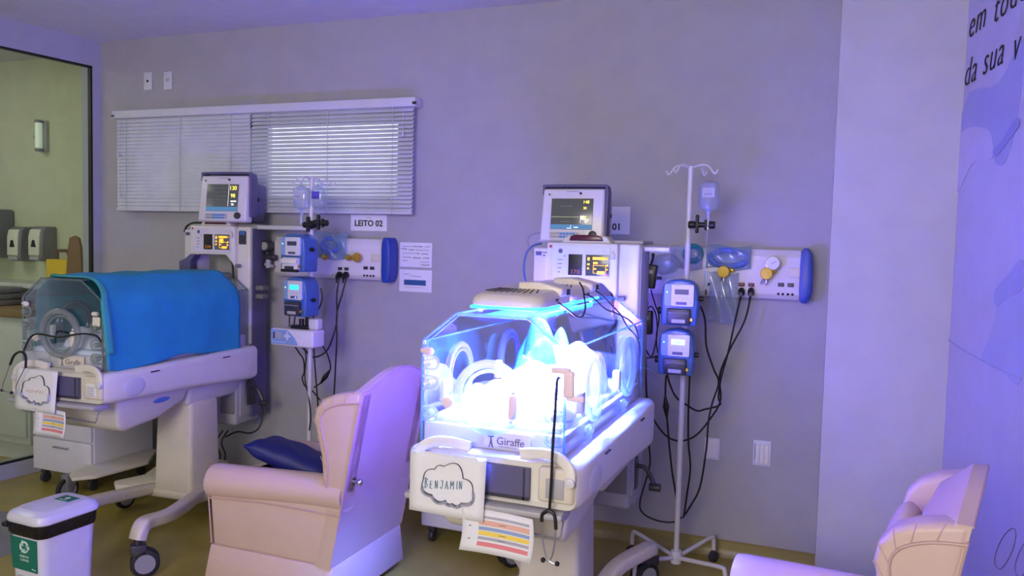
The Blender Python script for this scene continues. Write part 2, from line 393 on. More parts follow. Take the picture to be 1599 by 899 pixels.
for wd, px, py in (('em', 1513, 62), ('todo', 1552, 38), ('da', 1506, 137), ('sua', 1535, 119), ('v', 1581, 97)):
    b = MB(); walltext(b, wd, px, py, .150, 'ink'); b.build('lettering', 'ink', mur, world=True)
b = MB()
for dx, dy in ((0, 0), (32, 12)):
    P = [rw(*rws(px+dx, py+dy), .003) for px, py in ((1582, 825), (1588, 832), (1584, 855), (1572, 880), (1562, 888), (1555, 880), (1557, 862), (1568, 838))]
    b.tube(P, .0014, 5, closed=True)
tag(b.build('wall_drawing', 'grey'), 'thin grey looped line drawing low on the right wall behind the armchair', 'wall drawing')

# blinds
bl = thing('venetian_blind', 'wide white two-panel venetian blind over the high window', 'blind', (-3.26, 3.99, 1.68))
def slats(b, x0, x1, ang):
    n = 25
    for i in range(n):
        z = 1.705 + i*(2.262-1.705)/(n-1); c, s_ = math.cos(ang), math.sin(ang)
        h = .0155
        p = [(-h, -.001), (-h*.3, .0018), (h*.3, .0018), (h, -.001), (h, -.0016), (-h, -.0016)]
        b.prism([(3.985+u*c-v*s_, z+u*s_+v*c) for u, v in p], 'x', x0, x1)
b = MB(); slats(b, -4.355, -3.285, math.radians(66)); b.build('slat_panel', 'blind', bl, world=True, flat=True)
b = MB(); slats(b, -3.270, -2.165, math.radians(47)); b.build('slat_panel', 'blind', bl, world=True, flat=True)
b = MB(); b.box(-4.38, -2.145, 3.96, 4.045, 2.275, 2.325, .004); b.build('head_rail', 'rail', bl, world=True)
b = MB(); b.box(-4.355, -3.285, 3.972, 3.998, 1.678, 1.692, .003); b.build('bottom_rail', 'rail', bl, world=True)
b = MB(); b.box(-3.27, -2.165, 3.972, 3.998, 1.678, 1.692, .003); b.build('bottom_rail', 'rail', bl, world=True)
for x in (-4.27, -3.82, -3.42, -3.14, -2.72, -2.29):
    b = MB(); b.box(x-.0014, x+.0014, 3.968, 3.971, 1.68, 2.28); b.build('ladder_tape', 'rail', bl, world=True)
for x in (-4.37, -2.15):
    b = MB(); b.box(x-.012, x+.012, 3.958, 3.961, 2.284, 2.300); b.build('rail_clip', 'dgrey', bl, world=True)
for x, z in ((-4.33, 2.05), (-4.32, 1.79), (-2.22, 2.13)):
    b = MB(); b.tube([(x, 3.965, 2.27), (x, 3.965, z)], .0015, 5, sm=0); b.lathe([(.002, .03), (.006, .02), (.007, 0), (.002, -.002)], (x, 3.965, z-.02)); b.build('pull_cord', 'rail', bl, world=True)

# wall plates
def plate(px, py, w, h, kind, lab):
    q = at(px, py, YB); t = thing('wall_plate', lab, 'wall plate', (q.x, YB, q.z))
    b = MB(); b.box(-w/2, w/2, -.008, 0, -h/2, h/2, .003); b.build('cover', 'rail', t)
    if kind == 'dot':
        b = MB(); b.cyl((0, -.011, 0), (0, -.007, 0), .008, n=14); b.build('jack', 'ink', t)
    elif kind == 'key':
        b = MB(); b.box(-.012, .012, -.012, -.007, -.004, .012, .002); b.build('rocker', 'lgrey', t)
    elif kind == 'switch':
        for k in (-1, 0, 1):
            b = MB(); b.box(k*.022-.009, k*.022+.009, -.012, -.007, -.05, .045, .002); b.build('rocker', 'white', t)
        b = MB(); b.box(-.034, -.0325, -.0125, -.007, -.035, .045); b.build('gap', 'ink', t)
    elif kind == 'blank':
        b = MB(); b.box(-w/2+.008, w/2-.008, -.010, -.007, -h/2+.012, h/2-.012, .002); b.build('insert', 'panel', t)
plate(232, 127, .068, .115, 'dot', 'small white wall plate with black jack hole above the blind')
plate(263, 126, .068, .115, 'key', 'small white wall plate with pale rocker, right of the one with the hole')
plate(1190, 707, .085, .125, 'switch', 'white wall switch plate low on the wall, left of the column')
plate(1112, 700, .075, .11, 'blank', 'blank white wall plate low on the wall behind the hanging cables')

# paper signs
def sheet(px0, py0, px1, py1, lab, name='paper_sign', cat_='sign', Y=YB, mm='paper'):
    a = at(px0, py0, Y-.003); c = at(px1, py1, Y-.003); t = thing(name, lab, cat_, ((a.x+c.x)/2, Y, c.z))
    b = MB(); b.box(a.x, c.x, Y-.004, Y-.001, c.z, a.z); b.build('sheet', mm, t, world=True); return t, a, c
t, a, c = sheet(548, 335, 604, 361, 'white paper sign reading LEITO 02 under the blind')
b = MB(); b.text('LEITO 02', .048, T((a.x+c.x)/2, YB-.005, c.z+.028) @ FR, align='CENTER', thin=.001); b.build('lettering', 'ink', t, world=True)
b = MB(); b.text('------', .018, T((a.x+c.x)/2, YB-.005, a.z-.02) @ FR, align='CENTER'); b.build('small_print', 'grey', t, world=True)
t, a, c = sheet(905, 322, 983, 366, 'white paper sign ending in 01 behind the near monitor')
b = MB(); b.text('LEITO 01', .048, T(c.x-.044, YB-.005, c.z+.022) @ FR, align='RIGHT', thin=.001); b.build('lettering', 'ink', t, world=True)
t, a, c = sheet(625, 378, 674, 418, 'handwritten paper note on the wall, upper of the two', 'paper_note', 'note')
def scrib(b, x0, x1, z, Y, amp=.004, r=.0012, seed=0, step=.004):
    rr = random.Random(seed); n = max(3, int((x1-x0)/step))
    b.tube([(x0+(x1-x0)*i/n, Y, z+rr.uniform(-amp, amp)) for i in range(n+1)], r, 4, sm=2)
w = c.x-a.x; h = a.z-c.z
b = MB()
for u0_, u1_, v in ((.42, .72, .16), (.78, .95, .16), (.05, .22, .27), (.27, .45, .29), (.52, .62, .44), (.68, .90, .45), (.28, .36, .60), (.42, .66, .62), (.74, .95, .62), (.66, .95, .90)):
    b = MB(); scrib(b, a.x+w*u0_, a.x+w*u1_, a.z-h*v, YB-.006, seed=int(u0_*100+v*77)); b.build('handwriting', 'ink', t, world=True)
b = MB()
for u0_, u1_, v in ((.08, .40, .16), (.5, .92, .30), (.08, .5, .44), (.08, .27, .60), (.08, .25, .74), (.65, .92, .78)):
    b.box(a.x+w*u0_, a.x+w*u1_, YB-.0052, YB-.004, a.z-h*v-.0015, a.z-h*v+.001)
b.build('ruled_lines', 'grey', t, world=True)
t, a, c = sheet(624, 420, 674, 457, 'white notice with a dark blue bar, lower of the two papers on the wall', 'paper_note', 'note')
w = c.x-a.x; h = a.z-c.z
b = MB(); b.box(a.x+w*.15, a.x+w*.82, YB-.0055, YB-.004, a.z-h*.70, a.z-h*.46); b.build('blue_bar', mat('notice_blue', (40, 84, 140), .6), t, world=True)
b = MB(); scrib(b, a.x+w*.34, a.x+w*.66, a.z-h*.30, YB-.0055, .002, .0014, 5); b.box(a.x+w*.12, a.x+w*.33, YB-.0055, YB-.004, a.z-h*.22, a.z-h*.2); b.box(a.x+w*.2, a.x+w*.72, YB-.0055, YB-.004, a.z-h*.80, a.z-h*.79); b.build('small_print', 'grey', t, world=True)

# ---- service panels (headwalls)
def headwall(x0, x1, lab, group='bed head service panels'):
    t = thing('service_panel', lab, 'wall panel', ((x0+x1)/2, YB, 1.30), 0, group)
    b = MB(); b.prism([(YB, 1.30), (3.985, 1.30), (3.965, 1.325), (3.965, 1.50), (3.985, 1.535), (YB, 1.535)], 'x', x0, x1-.05, .004, 2); b.build('housing', 'panel', t, world=True)
    b = MB(); b.prism([(x1-.040, 1.290), (x1-.018, 1.290), (x1-.004, 1.315), (x1+.002, 1.35), (x1+.002, 1.48), (x1-.004, 1.52), (x1-.018, 1.545), (x1-.040, 1.545), (x1-.050, 1.52), (x1-.052, 1.48), (x1-.052, 1.35), (x1-.050, 1.31)], 'y', 3.945, YB, .004, 2); b.build('end_cap', 'endblue', t, world=True)
    return t
def sockets(t, xs, z, red=True):
    for x in xs:
        b = MB(); b.box(x-.014, x+.014, 3.960, 3.966, z+.035, z+.053, .002); b.build('socket_tag', 'darkred' if red else 'dgrey', t, world=True)
        b = MB(); b.cyl((x-.010, 3.962, z), (x-.010, 3.966, z), .006, n=10); b.cyl((x+.010, 3.962, z), (x+.010, 3.966, z), .006, n=10); b.build('socket', 'ink', t, world=True)
def plug(px, py, lab):
    q = at(px, py, 3.955); t = thing('power_plug', lab, 'plug', (q.x, 3.964, q.z))
    b = MB(); b.loft([[(q.x+rx*math.cos(a_), yy, q.z+dz+rz*math.sin(a_)) for a_ in [2*PI*k/12 for k in range(12)]] for yy, rx, rz, dz in ((3.963, .014, .018, 0), (3.945, .016, .021, 0), (3.930, .013, .020, -.006), (3.918, .008, .014, -.014))])
    b.tube([(q.x, 3.93, q.z-.012), (q.x-.002, 3.925, q.z-.032), (q.x-.004, 3.925, q.z-.045)], .006, 8); b.build('body', 'black', t, world=True); return q
hp = headwall(-1.02, -.055, 'white wall service panel with blue end cap right of the near incubator')
def hx(px, py, Y=3.963): q = at(px, py, Y); return q
q1, q2, q3, q4 = hx(1158, 447), hx(1173, 447), hx(1219, 455), hx(1234, 455)
sockets(hp, [q1.x, q2.x], q1.z-.035); sockets(hp, [q3.x, q4.x], q3.z-.012, False)
q = hx(1243, 426); b = MB(); b.box(q.x-.028, q.x+.028, 3.958, 3.966, q.z-.022, q.z+.022, .003); b.build('rating_plate', 'offw', hp, world=True)
q = hx(1027, 434); b = MB(); b.box(q.x-.02, q.x+.02, 3.960, 3.966, q.z-.008, q.z+.008, .002); b.build('socket_tag', 'dgrey', hp, world=True)
def gauge(t_lab, gx, gy, kx, ky, dial=True, r=.034):
    g = hx(gx, gy, 3.93); k = hx(kx, ky, 3.92); t = thing('oxygen_regulator', t_lab, 'regulator', (k.x, 3.96, k.z-.06))
    if dial:
        b = MB(); b.cyl((g.x, 3.945, g.z), (g.x, 3.915, g.z), r, n=28, bev=.003); b.build('gauge_case', 'metal', t, world=True)
        b = MB(); b.cyl((g.x, 3.9155, g.z), (g.x, 3.9135, g.z), r*.84, n=28); f = b.build('dial', 'gdial', t, world=True)
        b = MB(); b.box(-.001, .001, -.0005, .0005, -.006, r*.6, X=T(g.x, 3.913, g.z) @ Matrix.Rotation(.9, 4, 'Y')); b.build('needle', 'ink', t, world=True)
    b = MB(); b.cyl((k.x, 3.965, k.z), (k.x, 3.93, k.z), .014); b.tube([(k.x+.01, 3.94, k.z), (k.x+.035, 3.935, k.z+.01), (g.x if dial else k.x+.04, 3.935, g.z-r if dial else k.z)], .009, 10); b.build('fitting', 'brass', t, world=True)
    b = MB(); b.lathe([(.012, -.01), (.027, 0), (.029, .012), (.026, .028), (.012, .03)], (k.x, 3.93, k.z), 'Y-', 18); b.build('knob', 'yellow', t, world=True)
    b = MB(); b.tube([(k.x-.01, 3.93, k.z-.02), (k.x-.024, 3.925, k.z-.05)], .005, 8, sm=0); b.tube([(k.x+.004, 3.93, k.z-.02), (k.x, 3.925, k.z-.055)], .004, 8, sm=0); b.cyl((k.x+.0, 3.93, k.z-.03), (k.x+.0, 3.93, k.z-.045), .009); b.build('valve', 'metal', t, world=True)
gauge('yellow-knobbed gas regulator with round dial gauge on the right service panel', 1207, 411, 1197, 427)
gauge('small yellow gas valve half hidden by the plastic pouch, right service panel', 0, 0, 1130, 424, False)
plug(1158, 455, 'left black power plug in the right service panel'); plug(1173, 455, 'right black power plug in the right service panel')
hp2 = headwall(-3.085, -2.285, 'white wall service panel with blue end cap between the blind and the far infusion pole')
q1, q2, q3, q4 = hx(531, 419), hx(541, 419), hx(571, 422), hx(581, 422)
sockets(hp2, [q1.x, q2.x], q1.z-.045, False); sockets(hp2, [q3.x, q4.x], q3.z-.03, False)
q = hx(586, 403); b = MB(); b.box(q.x-.026, q.x+.026, 3.958, 3.966, q.z-.022, q.z+.022, .003); b.build('rating_plate', 'offw', hp2, world=True)
def knobonly(px, py, lab, r=.026):
    k = hx(px, py, 3.93); t = thing('gas_valve', lab, 'valve', (k.x, 3.965, k.z))
    b = MB(); b.cyl((k.x, 3.965, k.z), (k.x, 3.94, k.z), .012); b.build('stem', 'metal', t, world=True)
    b = MB(); b.lathe([(.012, -.01), (r, 0), (r+.002, .012), (r-.004, .026), (.010, .028)], (k.x, 3.94, k.z), 'Y-', 18); b.build('knob', 'brass', t, world=True)
knobonly(508, 401, 'small brass valve under the pale blue pouch, left service panel', .018)
knobonly(544, 402, 'small brass valve in the middle of the left service panel', .016)
knobonly(557, 402, 'larger brass valve at the right of the left service panel', .026)
plug(531, 429, 'left black power plug in the left service panel'); plug(541, 429, 'right black power plug in the left service panel')
# gauge cluster between far tower and pumps
k = at(416, 384, 3.93); t = thing('suction_regulator', 'dark round suction gauge on the left service panel beside the far tower', 'regulator', (k.x, 3.965, k.z-.1))
b = MB(); b.cyl((k.x, 3.965, k.z), (k.x, 3.91, k.z), .034, n=24, bev=.004); b.build('gauge_case', 'dgrey', t, world=True)
b = MB(); b.cyl((k.x, 3.911, k.z), (k.x, 3.908, k.z), .024, n=24); b.build('dial', 'lgrey', t, world=True)
b = MB(); b.box(k.x-.07, k.x+.07, 3.92, 3.95, k.z-.085, k.z-.05, .01); b.cyl((k.x, 3.94, k.z-.06), (k.x, 3.94, k.z-.02), .010); b.sph((k.x-.03, 3.92, k.z-.11), .022); b.tube([(k.x-.03, 3.93, k.z-.09), (k.x-.04, 3.93, k.z-.16), (k.x-.035, 3.93, k.z-.24)], .009); b.build('valve_block', 'dgrey', t, world=True)
b = MB(); b.cyl((k.x+.015, 3.93, k.z-.08), (k.x+.015, 3.93, k.z-.13), .016); b.cyl((k.x-.06, 3.93, k.z-.10), (k.x+.05, 3.93, k.z-.12), .009); b.build('connector', 'lgrey', t, world=True)

# pouches with masks
def pouch(px0, py0, px1, py1, lab, ring=None, rm='coil', bm_='blueclear', name='plastic_pouch', Y=3.94, drop=False):
    a = at(px0, py0, Y); c = at(px1, py1, Y); t = thing(name, lab, 'pouch', ((a.x+c.x)/2, YB, c.z))
    w, h = c.x-a.x, a.z-c.z
    def f(u, v): return (a.x+w*u, Y+.012*math.sin(u*9+v*5)-.02*math.sin(PI*u)*math.sin(PI*v), c.z+h*v+.006*math.sin(u*7))
    b = MB(); b.grid(f, 18, 14); o = b.build('film', bm_, t, world=True); o.modifiers.new('s', 'SOLIDIFY').thickness = .001
    if ring:
        cx, cy, rx, rz, tr = ring; k = at(cx, cy, Y+.005)
        b = MB(); b.tube([(k.x+rx*math.cos(2*PI*i/20), Y+.006+.004*math.sin(i), k.z+rz*math.sin(2*PI*i/20)) for i in range(20)], tr, 8, closed=True, sm=2); b.build('coiled_tubing' if rm == 'coil' else 'breathing_mask', rm, t, world=True)
    return t
pouch(1103, 383, 1172, 421, 'flat pale blue pouch with coiled blue tubing on the right service panel', (1138, 403, .085, .038, .014))
pouch(1048, 384, 1096, 421, 'clear pouch with a teal breathing mask behind the near infusion pole', (1082, 396, .036, .036, .014), 'tealp', 'clear')
pouch(1108, 425, 1150, 505, 'crumpled clear plastic bag hanging below the right service panel valve', (1133, 462, .02, .06, .004), 'clear', 'clear')
pouch(490, 362, 541, 405, 'flat pale blue pouch with coiled blue tubing beside the far infusion pumps', (516, 383, .055, .038, .014), 'coil', 'blueclear')

# ---- things beyond the glass
def G(px, py, Y=YF): return at(px, py, Y)
q = G(72, 213); t = thing('wall_lamp', 'small frosted tube wall lamp on the wall beyond the glass', 'lamp', (q.x, YF, q.z))
b = MB(); b.box(-.045, .03, -.03, 0, -.115, .115, .008); b.build('bracket', 'lgrey', t)
b = MB(); b.lathe([(.010, -.10), (.024, -.09), (.024, .09), (.010, .10)], (0, -.06, 0)); b.build('tube', mat('frosted_glass', (214, 222, 214), .4, emit=(200, 208, 190), es=.25), t)
b = MB(); b.box(-.10, -.04, -.03, -.01, -.012, .006, .004); b.build('arm', 'lgrey', t)
for z in (-.108, .100):
    b = MB(); b.cyl((0, -.06, z-.008), (0, -.06, z+.012), .027, bev=.003); b.build('end_cap', 'grey', t)
def dispenser(px, py, lab):
    q = G(px, py); t = thing('soap_dispenser', lab, 'soap dispenser', (q.x, YF, q.z), 0)
    b = MB(); b.prism([(-.11, -.125), (-.03, -.125), (0, -.13), (0, .13), (-.09, .13), (-.115, .10), (-.125, 0), (-.13, -.10)], 'x', -.06, .075, .010, 3); b.build('housing', 'grey', t)
    b = MB(); b.prism([(-.135, -.085), (-.10, -.09), (-.10, .112), (-.122, .105), (-.135, .05)], 'x', -.058, .052, .008, 3); b.build('front_cover', 'white', t)
    b = MB(); b.prism([(-.026, -.022), (.026, -.022), (.010, .03), (-.010, .03)], 'y', -.139, -.13, .003); b.build('window', 'ink', t)
    b = MB(); b.prism([(-.135, -.118), (-.08, -.118), (-.10, -.09), (-.132, -.09)], 'x', -.05, .045, .006, 3); b.build('push_bar', 'lgrey', t)
dispenser(45, 381, 'left grey and white soap dispenser on the wall beyond the glass')
dispenser(78, 381, 'right grey and white soap dispenser on the wall beyond the glass')
q = G(8, 366); t = thing('towel_dispenser', 'large grey paper towel dispenser at the left edge beyond the glass', 'towel dispenser', (q.x, YF, q.z))
b = MB(); b.prism([(-.20, -.16), (0, -.18), (0, .19), (-.17, .19), (-.22, .10)], 'x', -.19, .11, .02, 3); b.build('housing', 'grey', t)
b = MB(); b.box(-.07, -.01, -.226, -.205, .0, .07, .004); b.build('window', 'ink', t)
b = MB(); b.cyl((.06, -.21, -.08), (.06, -.225, -.08), .014); b.build('lock', 'lgrey', t)
q = G(100, 409); t = thing('sharps_box', 'yellow sharps container with brown cardboard handle flap beyond the glass', 'box', (q.x, 4.2, 1.22))
z0 = 1.16
a0, a1, a2 = G(96, 400, 4.2), G(112, 400, 4.2), G(140, 370, 4.2)
b = MB(); b.box(a0.x-.03, a2.x-.03, 4.10, 4.25, z0, a0.z-.02, .004); b.build('box', 'yellow', t, world=True)
b = MB(); b.prism([(a0.x-.03, a0.z-.02), (a0.x-.03, a0.z+.05), (a1.x, a0.z+.055), (a1.x+.03, a0.z-.02), (a1.x+.005, a0.z-.02), (a1.x-.02, a0.z+.03), (a0.x, a0.z+.028), (a0.x, a0.z-.02)], 'y', 4.17, 4.18); b.build('handle', 'brownc', t, world=True)
g0, g1 = G(117, 400, 4.15), G(139, 400, 4.15); zt = G(128, 368, 4.15).z
b = MB(); b.prism([(g0.x-.01, z0+.03), (g1.x+.01, z0+.03), (g1.x, g0.z+.06), (g1.x-.02, zt-.015), ((g0.x+g1.x)/2+.01, zt), (g0.x+.03, zt-.015), (g0.x+.015, g0.z+.06)], 'y', 4.08, 4.10, .003); b.build('flap', 'cardboard', t, world=True)
b = MB(); b.box(-6.6, -4.72, 4.02, YF, 1.12, 1.155, .004); tag(b.build('wall_shelf', 'white2'), 'white shelf beyond the glass under the dispensers', 'shelf')
# counter cabinet
t = thing('counter_cabinet', 'cream sink cabinet with wooden counter edge beyond the glass', 'cabinet', (-5.4, 4.1, 0))
zc = 1.03
q = at(46, 600, 3.70); xr = q.x
b = MB(); b.box(-6.6, xr, 3.70, YF-.005, .12, zc-.07, .004); b.build('carcass', 'white2', t, world=True)
b = MB(); b.box(-6.6, xr-.01, 3.74, YF-.005, .0, .12); b.build('plinth', 'white2', t, world=True)
b = MB(); b.box(-6.6, xr-.02, 3.67, YF-.005, zc-.07, zc-.02, .006); b.build('counter', 'wood', t, world=True)
b = MB(); b.box(xr-.45, xr-.02, 3.685, 3.70, .17, zc-.12, .004); d = b.build('door', 'white2', t, world=True)
b = MB(); b.box(xr-.40, xr-.28, 3.675, 3.685, .88, .90, .003); b.build('handle', 'metal', d, world=True)
q = at(8, 462, 3.9); t = thing('folded_cloths', 'stack of dull mauve folded cloths on the counter beyond the glass', 'cloths', (q.x, 3.9, zc-.02))
for i in range(3):
    b = MB(); b.box(-.16+.01*i, .07-.006*i, -.1, .1, i*.042, i*.042+.04, .014); b.build('cloth_layer', mat('mauve_cloth', (120, 110, 122), .9) if i == 0 else 'grey', t)
# ================================================================== INCUBATORS
def castor(parent, x, y, ang=0, r=.062, drop=.16):
    X = T(x, y, 0) @ Matrix.Rotation(ang, 4, 'Z')
    b = MB(); b.prism([(-.03, drop), (.035, drop), (.040, .10), (.075, .075), (.078, .05), (.05, .045), (.015, .06), (-.03, .11)], 'x', -.030, .030, .006, 2, X=X)
    b.cyl(X @ Vector((0, 0, drop-.01)), X @ Vector((0, 0, drop+.03)), .018)
    f = b.build('castor_fork', 'dgrey', parent)
    b = MB()
    for s in (-1, 1):
        c = X @ Vector((s*.019, .03, r)); d = (X.to_3x3() @ Vector((1, 0, 0)))
        b.cyl(c-d*.011, c+d*.011, r, n=28, bev=.004, mi=0)
        b.cyl(c-d*.013, c+d*.013, r*.70, n=24, mi=1)
    b.build('wheel', ['tyre', 'hub'], f)
def oval_ring(b, c, u, v, ru, rv, r, n=26, seg=10):
    b.tube([Vector(c)+Vector(u)*ru*math.cos(2*PI*i/n)+Vector(v)*rv*math.sin(2*PI*i/n) for i in range(n)], r, seg, closed=True, sm=2)
HW, HY0, HY1, ZB, ZS, ZT, TW = .240, -.58, .48, .90, 1.222, 1.315, .115
HEX = [(-HW, ZB), (-HW, ZS), (-TW-.01, ZT), (TW, ZT), (HW, ZS), (HW, ZB)]
def giraffe_mark(b, x, z, y, k=1.0, mi=0):
    def p(pts): b.prism([(x+u*k, z+v*k) for u, v in pts], 'y', y-.0012, y, mi=mi)
    p([(-.004, 0), (-.001, 0), (.003, .014), (.008, .0), (.012, 0), (.008, .018), (.006, .034), (.002, .034), (.001, .018)])
    p([(-.006, .034), (.012, .034), (.018, .045), (.008, .050), (.0, .050), (-.012, .045)])
    p([(-.002, .050), (0, .050), (-.001, .060), (-.004, .060)]); p([(.006, .050), (.008, .050), (.010, .060), (.007, .060)])
def screen_pixels(b, x0, x1, z0, z1, y, seed, n, wmax=.3, hmax=.16, mi=0):
    rr = random.Random(seed)
    for _ in range(n):
        w = (x1-x0)*rr.uniform(.06, wmax); h = (z1-z0)*rr.uniform(.05, hmax); a = rr.uniform(x0, x1-w); c = rr.uniform(z0, z1-h)
        b.box(a, a+w, y-.0006, y, c, c+h, mi=mi)
def incubator(label, loc, rotz, col_dx=0, legs=None, near=True):
    t = thing('incubator', label, 'incubator', loc, rotz, None)
    B = lambda mb, n, m, p=t, **k: mb.build(n, m, p, **k)
    # ---- undercarriage
    cx = col_dx
    b = MB(); b.box(cx-.11, cx+.12, .02, .24, .12, .64, .022, 3, tb=(-.01, -.01, -.015, -.015)); B(b, 'column', 'offw')
    b = MB(); b.box(cx-.20, cx+.20, .0, .34, .10, .16, .025); B(b, 'base_plate', 'offw')
    for (fx, fy), (rx, ry) in (legs or (((.30, -.60), (.27, .68)), ((-.30, -.60), (-.37, .66)))):
        s = 1 if fx > cx else -1
        b = MB(); P = [(fx, fy, .17), (fx, fy+.02, .215), (fx-.01*s, fy+.07, .225), (fx*.8+(cx+s*.2)*.2, fy*.6, .20), (cx+s*.15, .06, .14), (cx+s*.15, .26, .14), (rx*.7+cx*.3, ry*.6, .185), (rx, ry-.08, .20), (rx, ry, .175)]
        pts, _ = cat([Vector(q) for q in P], 5)
        rings = []
        for i, q in enumerate(pts):
            d = (pts[min(i+1, len(pts)-1)]-pts[max(i-1, 0)]).normalized(); side = Vector((d.y, -d.x, 0)); side = side.normalized() if side.length > .2 else Vector((1, 0, 0)); n_ = side.cross(d)
            rings.append([q+side*u+n_*v for u, v in rrect(-.034, .034, -.028, .028, .014, 3)])
        b.loft(rings); B(b, 'leg', 'offw')
        castor(t, fx, fy, -.8, drop=.15); castor(t, rx, ry, 2.5, drop=.15)
    # ---- hopper drawer and rear housing
    b = MB()
    prof = [(-.50, .745, .245), (-.49, .70, .240), (-.455, .60, .212), (-.42, .575, .200), (-.20, .60, .205), (-.03, .665, .225), (0, .745, .245)]
    b.prism([(y, z) for y, z, w in prof], 'x', -.245, .245, .018, 3)
    for v in b.bm.verts:
        k = max(0, min(1, (.745-v.co.z)/.17)); v.co.x *= 1-.16*k
    dr = B(b, 'drawer', 'white')
    for s in (-1, 1):
        b = MB(); b.sph((s*.228, -.20, .700), 1, (.012, .070, .018)); B(b, 'drawer_grip', 'blueglass', dr)
    b = MB(); b.box(-.24, .24, .005, .46, .62, .745, .02, tb=(.02, .02, .0, .06)); B(b, 'rear_housing', 'white2')
    b = MB(); b.box(-.225, .225, .40, .62, .43, .90, .02); B(b, 'lower_housing', 'lgrey')
    b = MB(); b.box(.12, .215, .392, .402, .50, .70, .012); B(b, 'cover_plate', 'grey')
    b = MB(); b.box(.222, .232, .43, .58, .48, .72, .004); B(b, 'side_plate', 'lgrey')
    # ---- tray
    b = MB()
    def ring(y, zb, zt, hw): return [(x+.022, y, z) for x, z in rrect(-hw, hw, zb, zt, .03, 4)]
    b.loft([ring(-.585, .79, .865, .24), ring(-.615, .768, .885, .265), ring(-.63, .758, .89, .275), ring(-.61, .755, .895, .285), ring(-.5, .752, .895, .288), ring(.0, .735, .897, .290), ring(.30, .715, .898, .290), ring(.44, .705, .898, .288), ring(.49, .71, .896, .28), ring(.505, .73, .88, .26)][1:])
    tr = B(b, 'bed_frame', 'white')
    for s in (-1, 1):
        b = MB(); b.sph((s*.286+.022, -.46, .815), 1, (.008, .075, .045)); B(b, 'grip_recess', 'white2', tr)
        for y in (-.33, .20):
            b = MB(); b.box(s*.288+.016, s*.288+.028, y-.028, y+.028, .866, .871); B(b, 'slot', 'ink', tr)
    b = MB(); b.prism([(-.20, .772), (.150, .772), (.150, .868), (.0, .868), (-.02, .876), (-.20, .876)], 'y', -.6335, -.60); B(b, 'drawer_window', 'purple', tr)
    b = MB(); b.box(.132, .137, -.636, -.63, .772, .868); b.box(-.2, .15, -.636, -.63, .772, .782); B(b, 'window_trim', 'dgrey', tr)
    b = MB(); b.box(.178, .290, -.638, -.60, .775, .882, .012); B(b, 'front_panel', 'offw', tr)
    b = MB(); b.box(.205, .262, -.641, -.636, .79, .85, .004); B(b, 'data_plate', 'lgrey' if near else 'paper', tr)
    if not near:
        b = MB()
        for i in range(5): b.box(.212, .252, -.642, -.641, .797+i*.009, .799+i*.009)
        B(b, 'plate_print', 'grey', tr)
    b = MB(); b.prism([(-.63, .752), (-.655, .748), (-.655, .730), (-.60, .718), (-.56, .725), (-.56, .752)], 'x', -.26, .262, .006, 2); B(b, 'front_rail', 'lgrey', tr)
    b = MB(); b.tube([(.255, -.60, .735), (.255, -.625, .70), (.25, -.63, .675), (.22, -.63, .672), (.0, -.63, .682), (-.2, -.63, .69)], .003, 6); B(b, 'wire_bail', 'metal', tr)
    for s in (-1, 1):
        b = MB(); ox = .012 if s > 0 else .045
        P = [(ox+s*x_, y_, z_) for x_, y_, z_ in ((.10, -.605, .905), (.17, -.612, .915), (.225, -.622, .910), (.262, -.632, .885), (.268, -.636, .850))]
        pts, _ = cat([Vector(q) for q in P], 5); rings = []
        for i, q in enumerate(pts):
            d = (pts[min(i+1, len(pts)-1)]-pts[max(i-1, 0)]).normalized(); up_ = Vector((0, 1, 0)); n_ = d.cross(up_)
            rings.append([q+up_*u+n_*v for u, v in rrect(-.008, .008, -.017, .017, .006, 3)])
        b.loft(rings); lv = B(b, 'latch_handle', 'white')
        b = MB(); b.cyl((ox+s*.268, -.650, .845), (ox+s*.268, -.625, .845), .016, bev=.004); B(b, 'pivot_knob', 'white2', lv)
    # ---- canopy base band, mattress
    b = MB(); b.box(-HW+.005, HW-.005, HY0+.006, HY1-.006, .897, .962, .004); bb = B(b, 'canopy_base', 'white')
    b = MB(); b.box(-.02, .135, HY0-.0035, HY0-.0015, .908, .957, .001) ; B(b, 'badge_plate', 'panel' if near else 'offw', bb)
    b = MB(); giraffe_mark(b, .0, .906, HY0-.0035, .95); b.text('Giraffe', .034, T(.022, HY0-.0042, .918) @ FR); b.box(.03, .09, HY0-.0042, HY0-.0035, .911, .9125); B(b, 'badge_lettering', 'purple' if near else 'grey', bb)
    b = MB(); b.box(-.215, .215, -.555, .42, .955, .985, .014); B(b, 'mattress', 'bed')
    # ---- canopy acrylic
    b = MB()
    th = .004
    b.prism(HEX, 'y', HY0, HY0+th); b.prism(HEX, 'y', HY1-th, HY1)
    for (xa, za), (xb, zb) in zip(HEX, HEX[1:]):
        b.hexa([(xa, HY0+th, za), (xb, HY0+th, zb), (xb, HY1-th, zb), (xa, HY1-th, za), (xa*.985, HY0+th, za-.003 if za > 1.3 else za), (xb*.985, HY0+th, zb-.003 if zb > 1.3 else zb), (xb*.985, HY1-th, zb-.003 if zb > 1.3 else zb), (xa*.985, HY1-th, za-.003 if za > 1.3 else za)])
    cp = B(b, 'canopy', 'glass', flat=True)
    b = MB()
    for y in (HY0, HY1): b.tube([(x, y, z) for x, z in HEX], .0042, 6, sm=0)
    b.tube([(x*.965, HY0+.012, z-.006*(z > 1)) for x, z in HEX], .002, 6, sm=0)
    for x, z in HEX[1:5]: b.tube([(x, HY0, z), (x, HY1, z)], .0035, 6, sm=0)
    B(b, 'canopy_edge', 'edge' if near else 'edgef', cp)
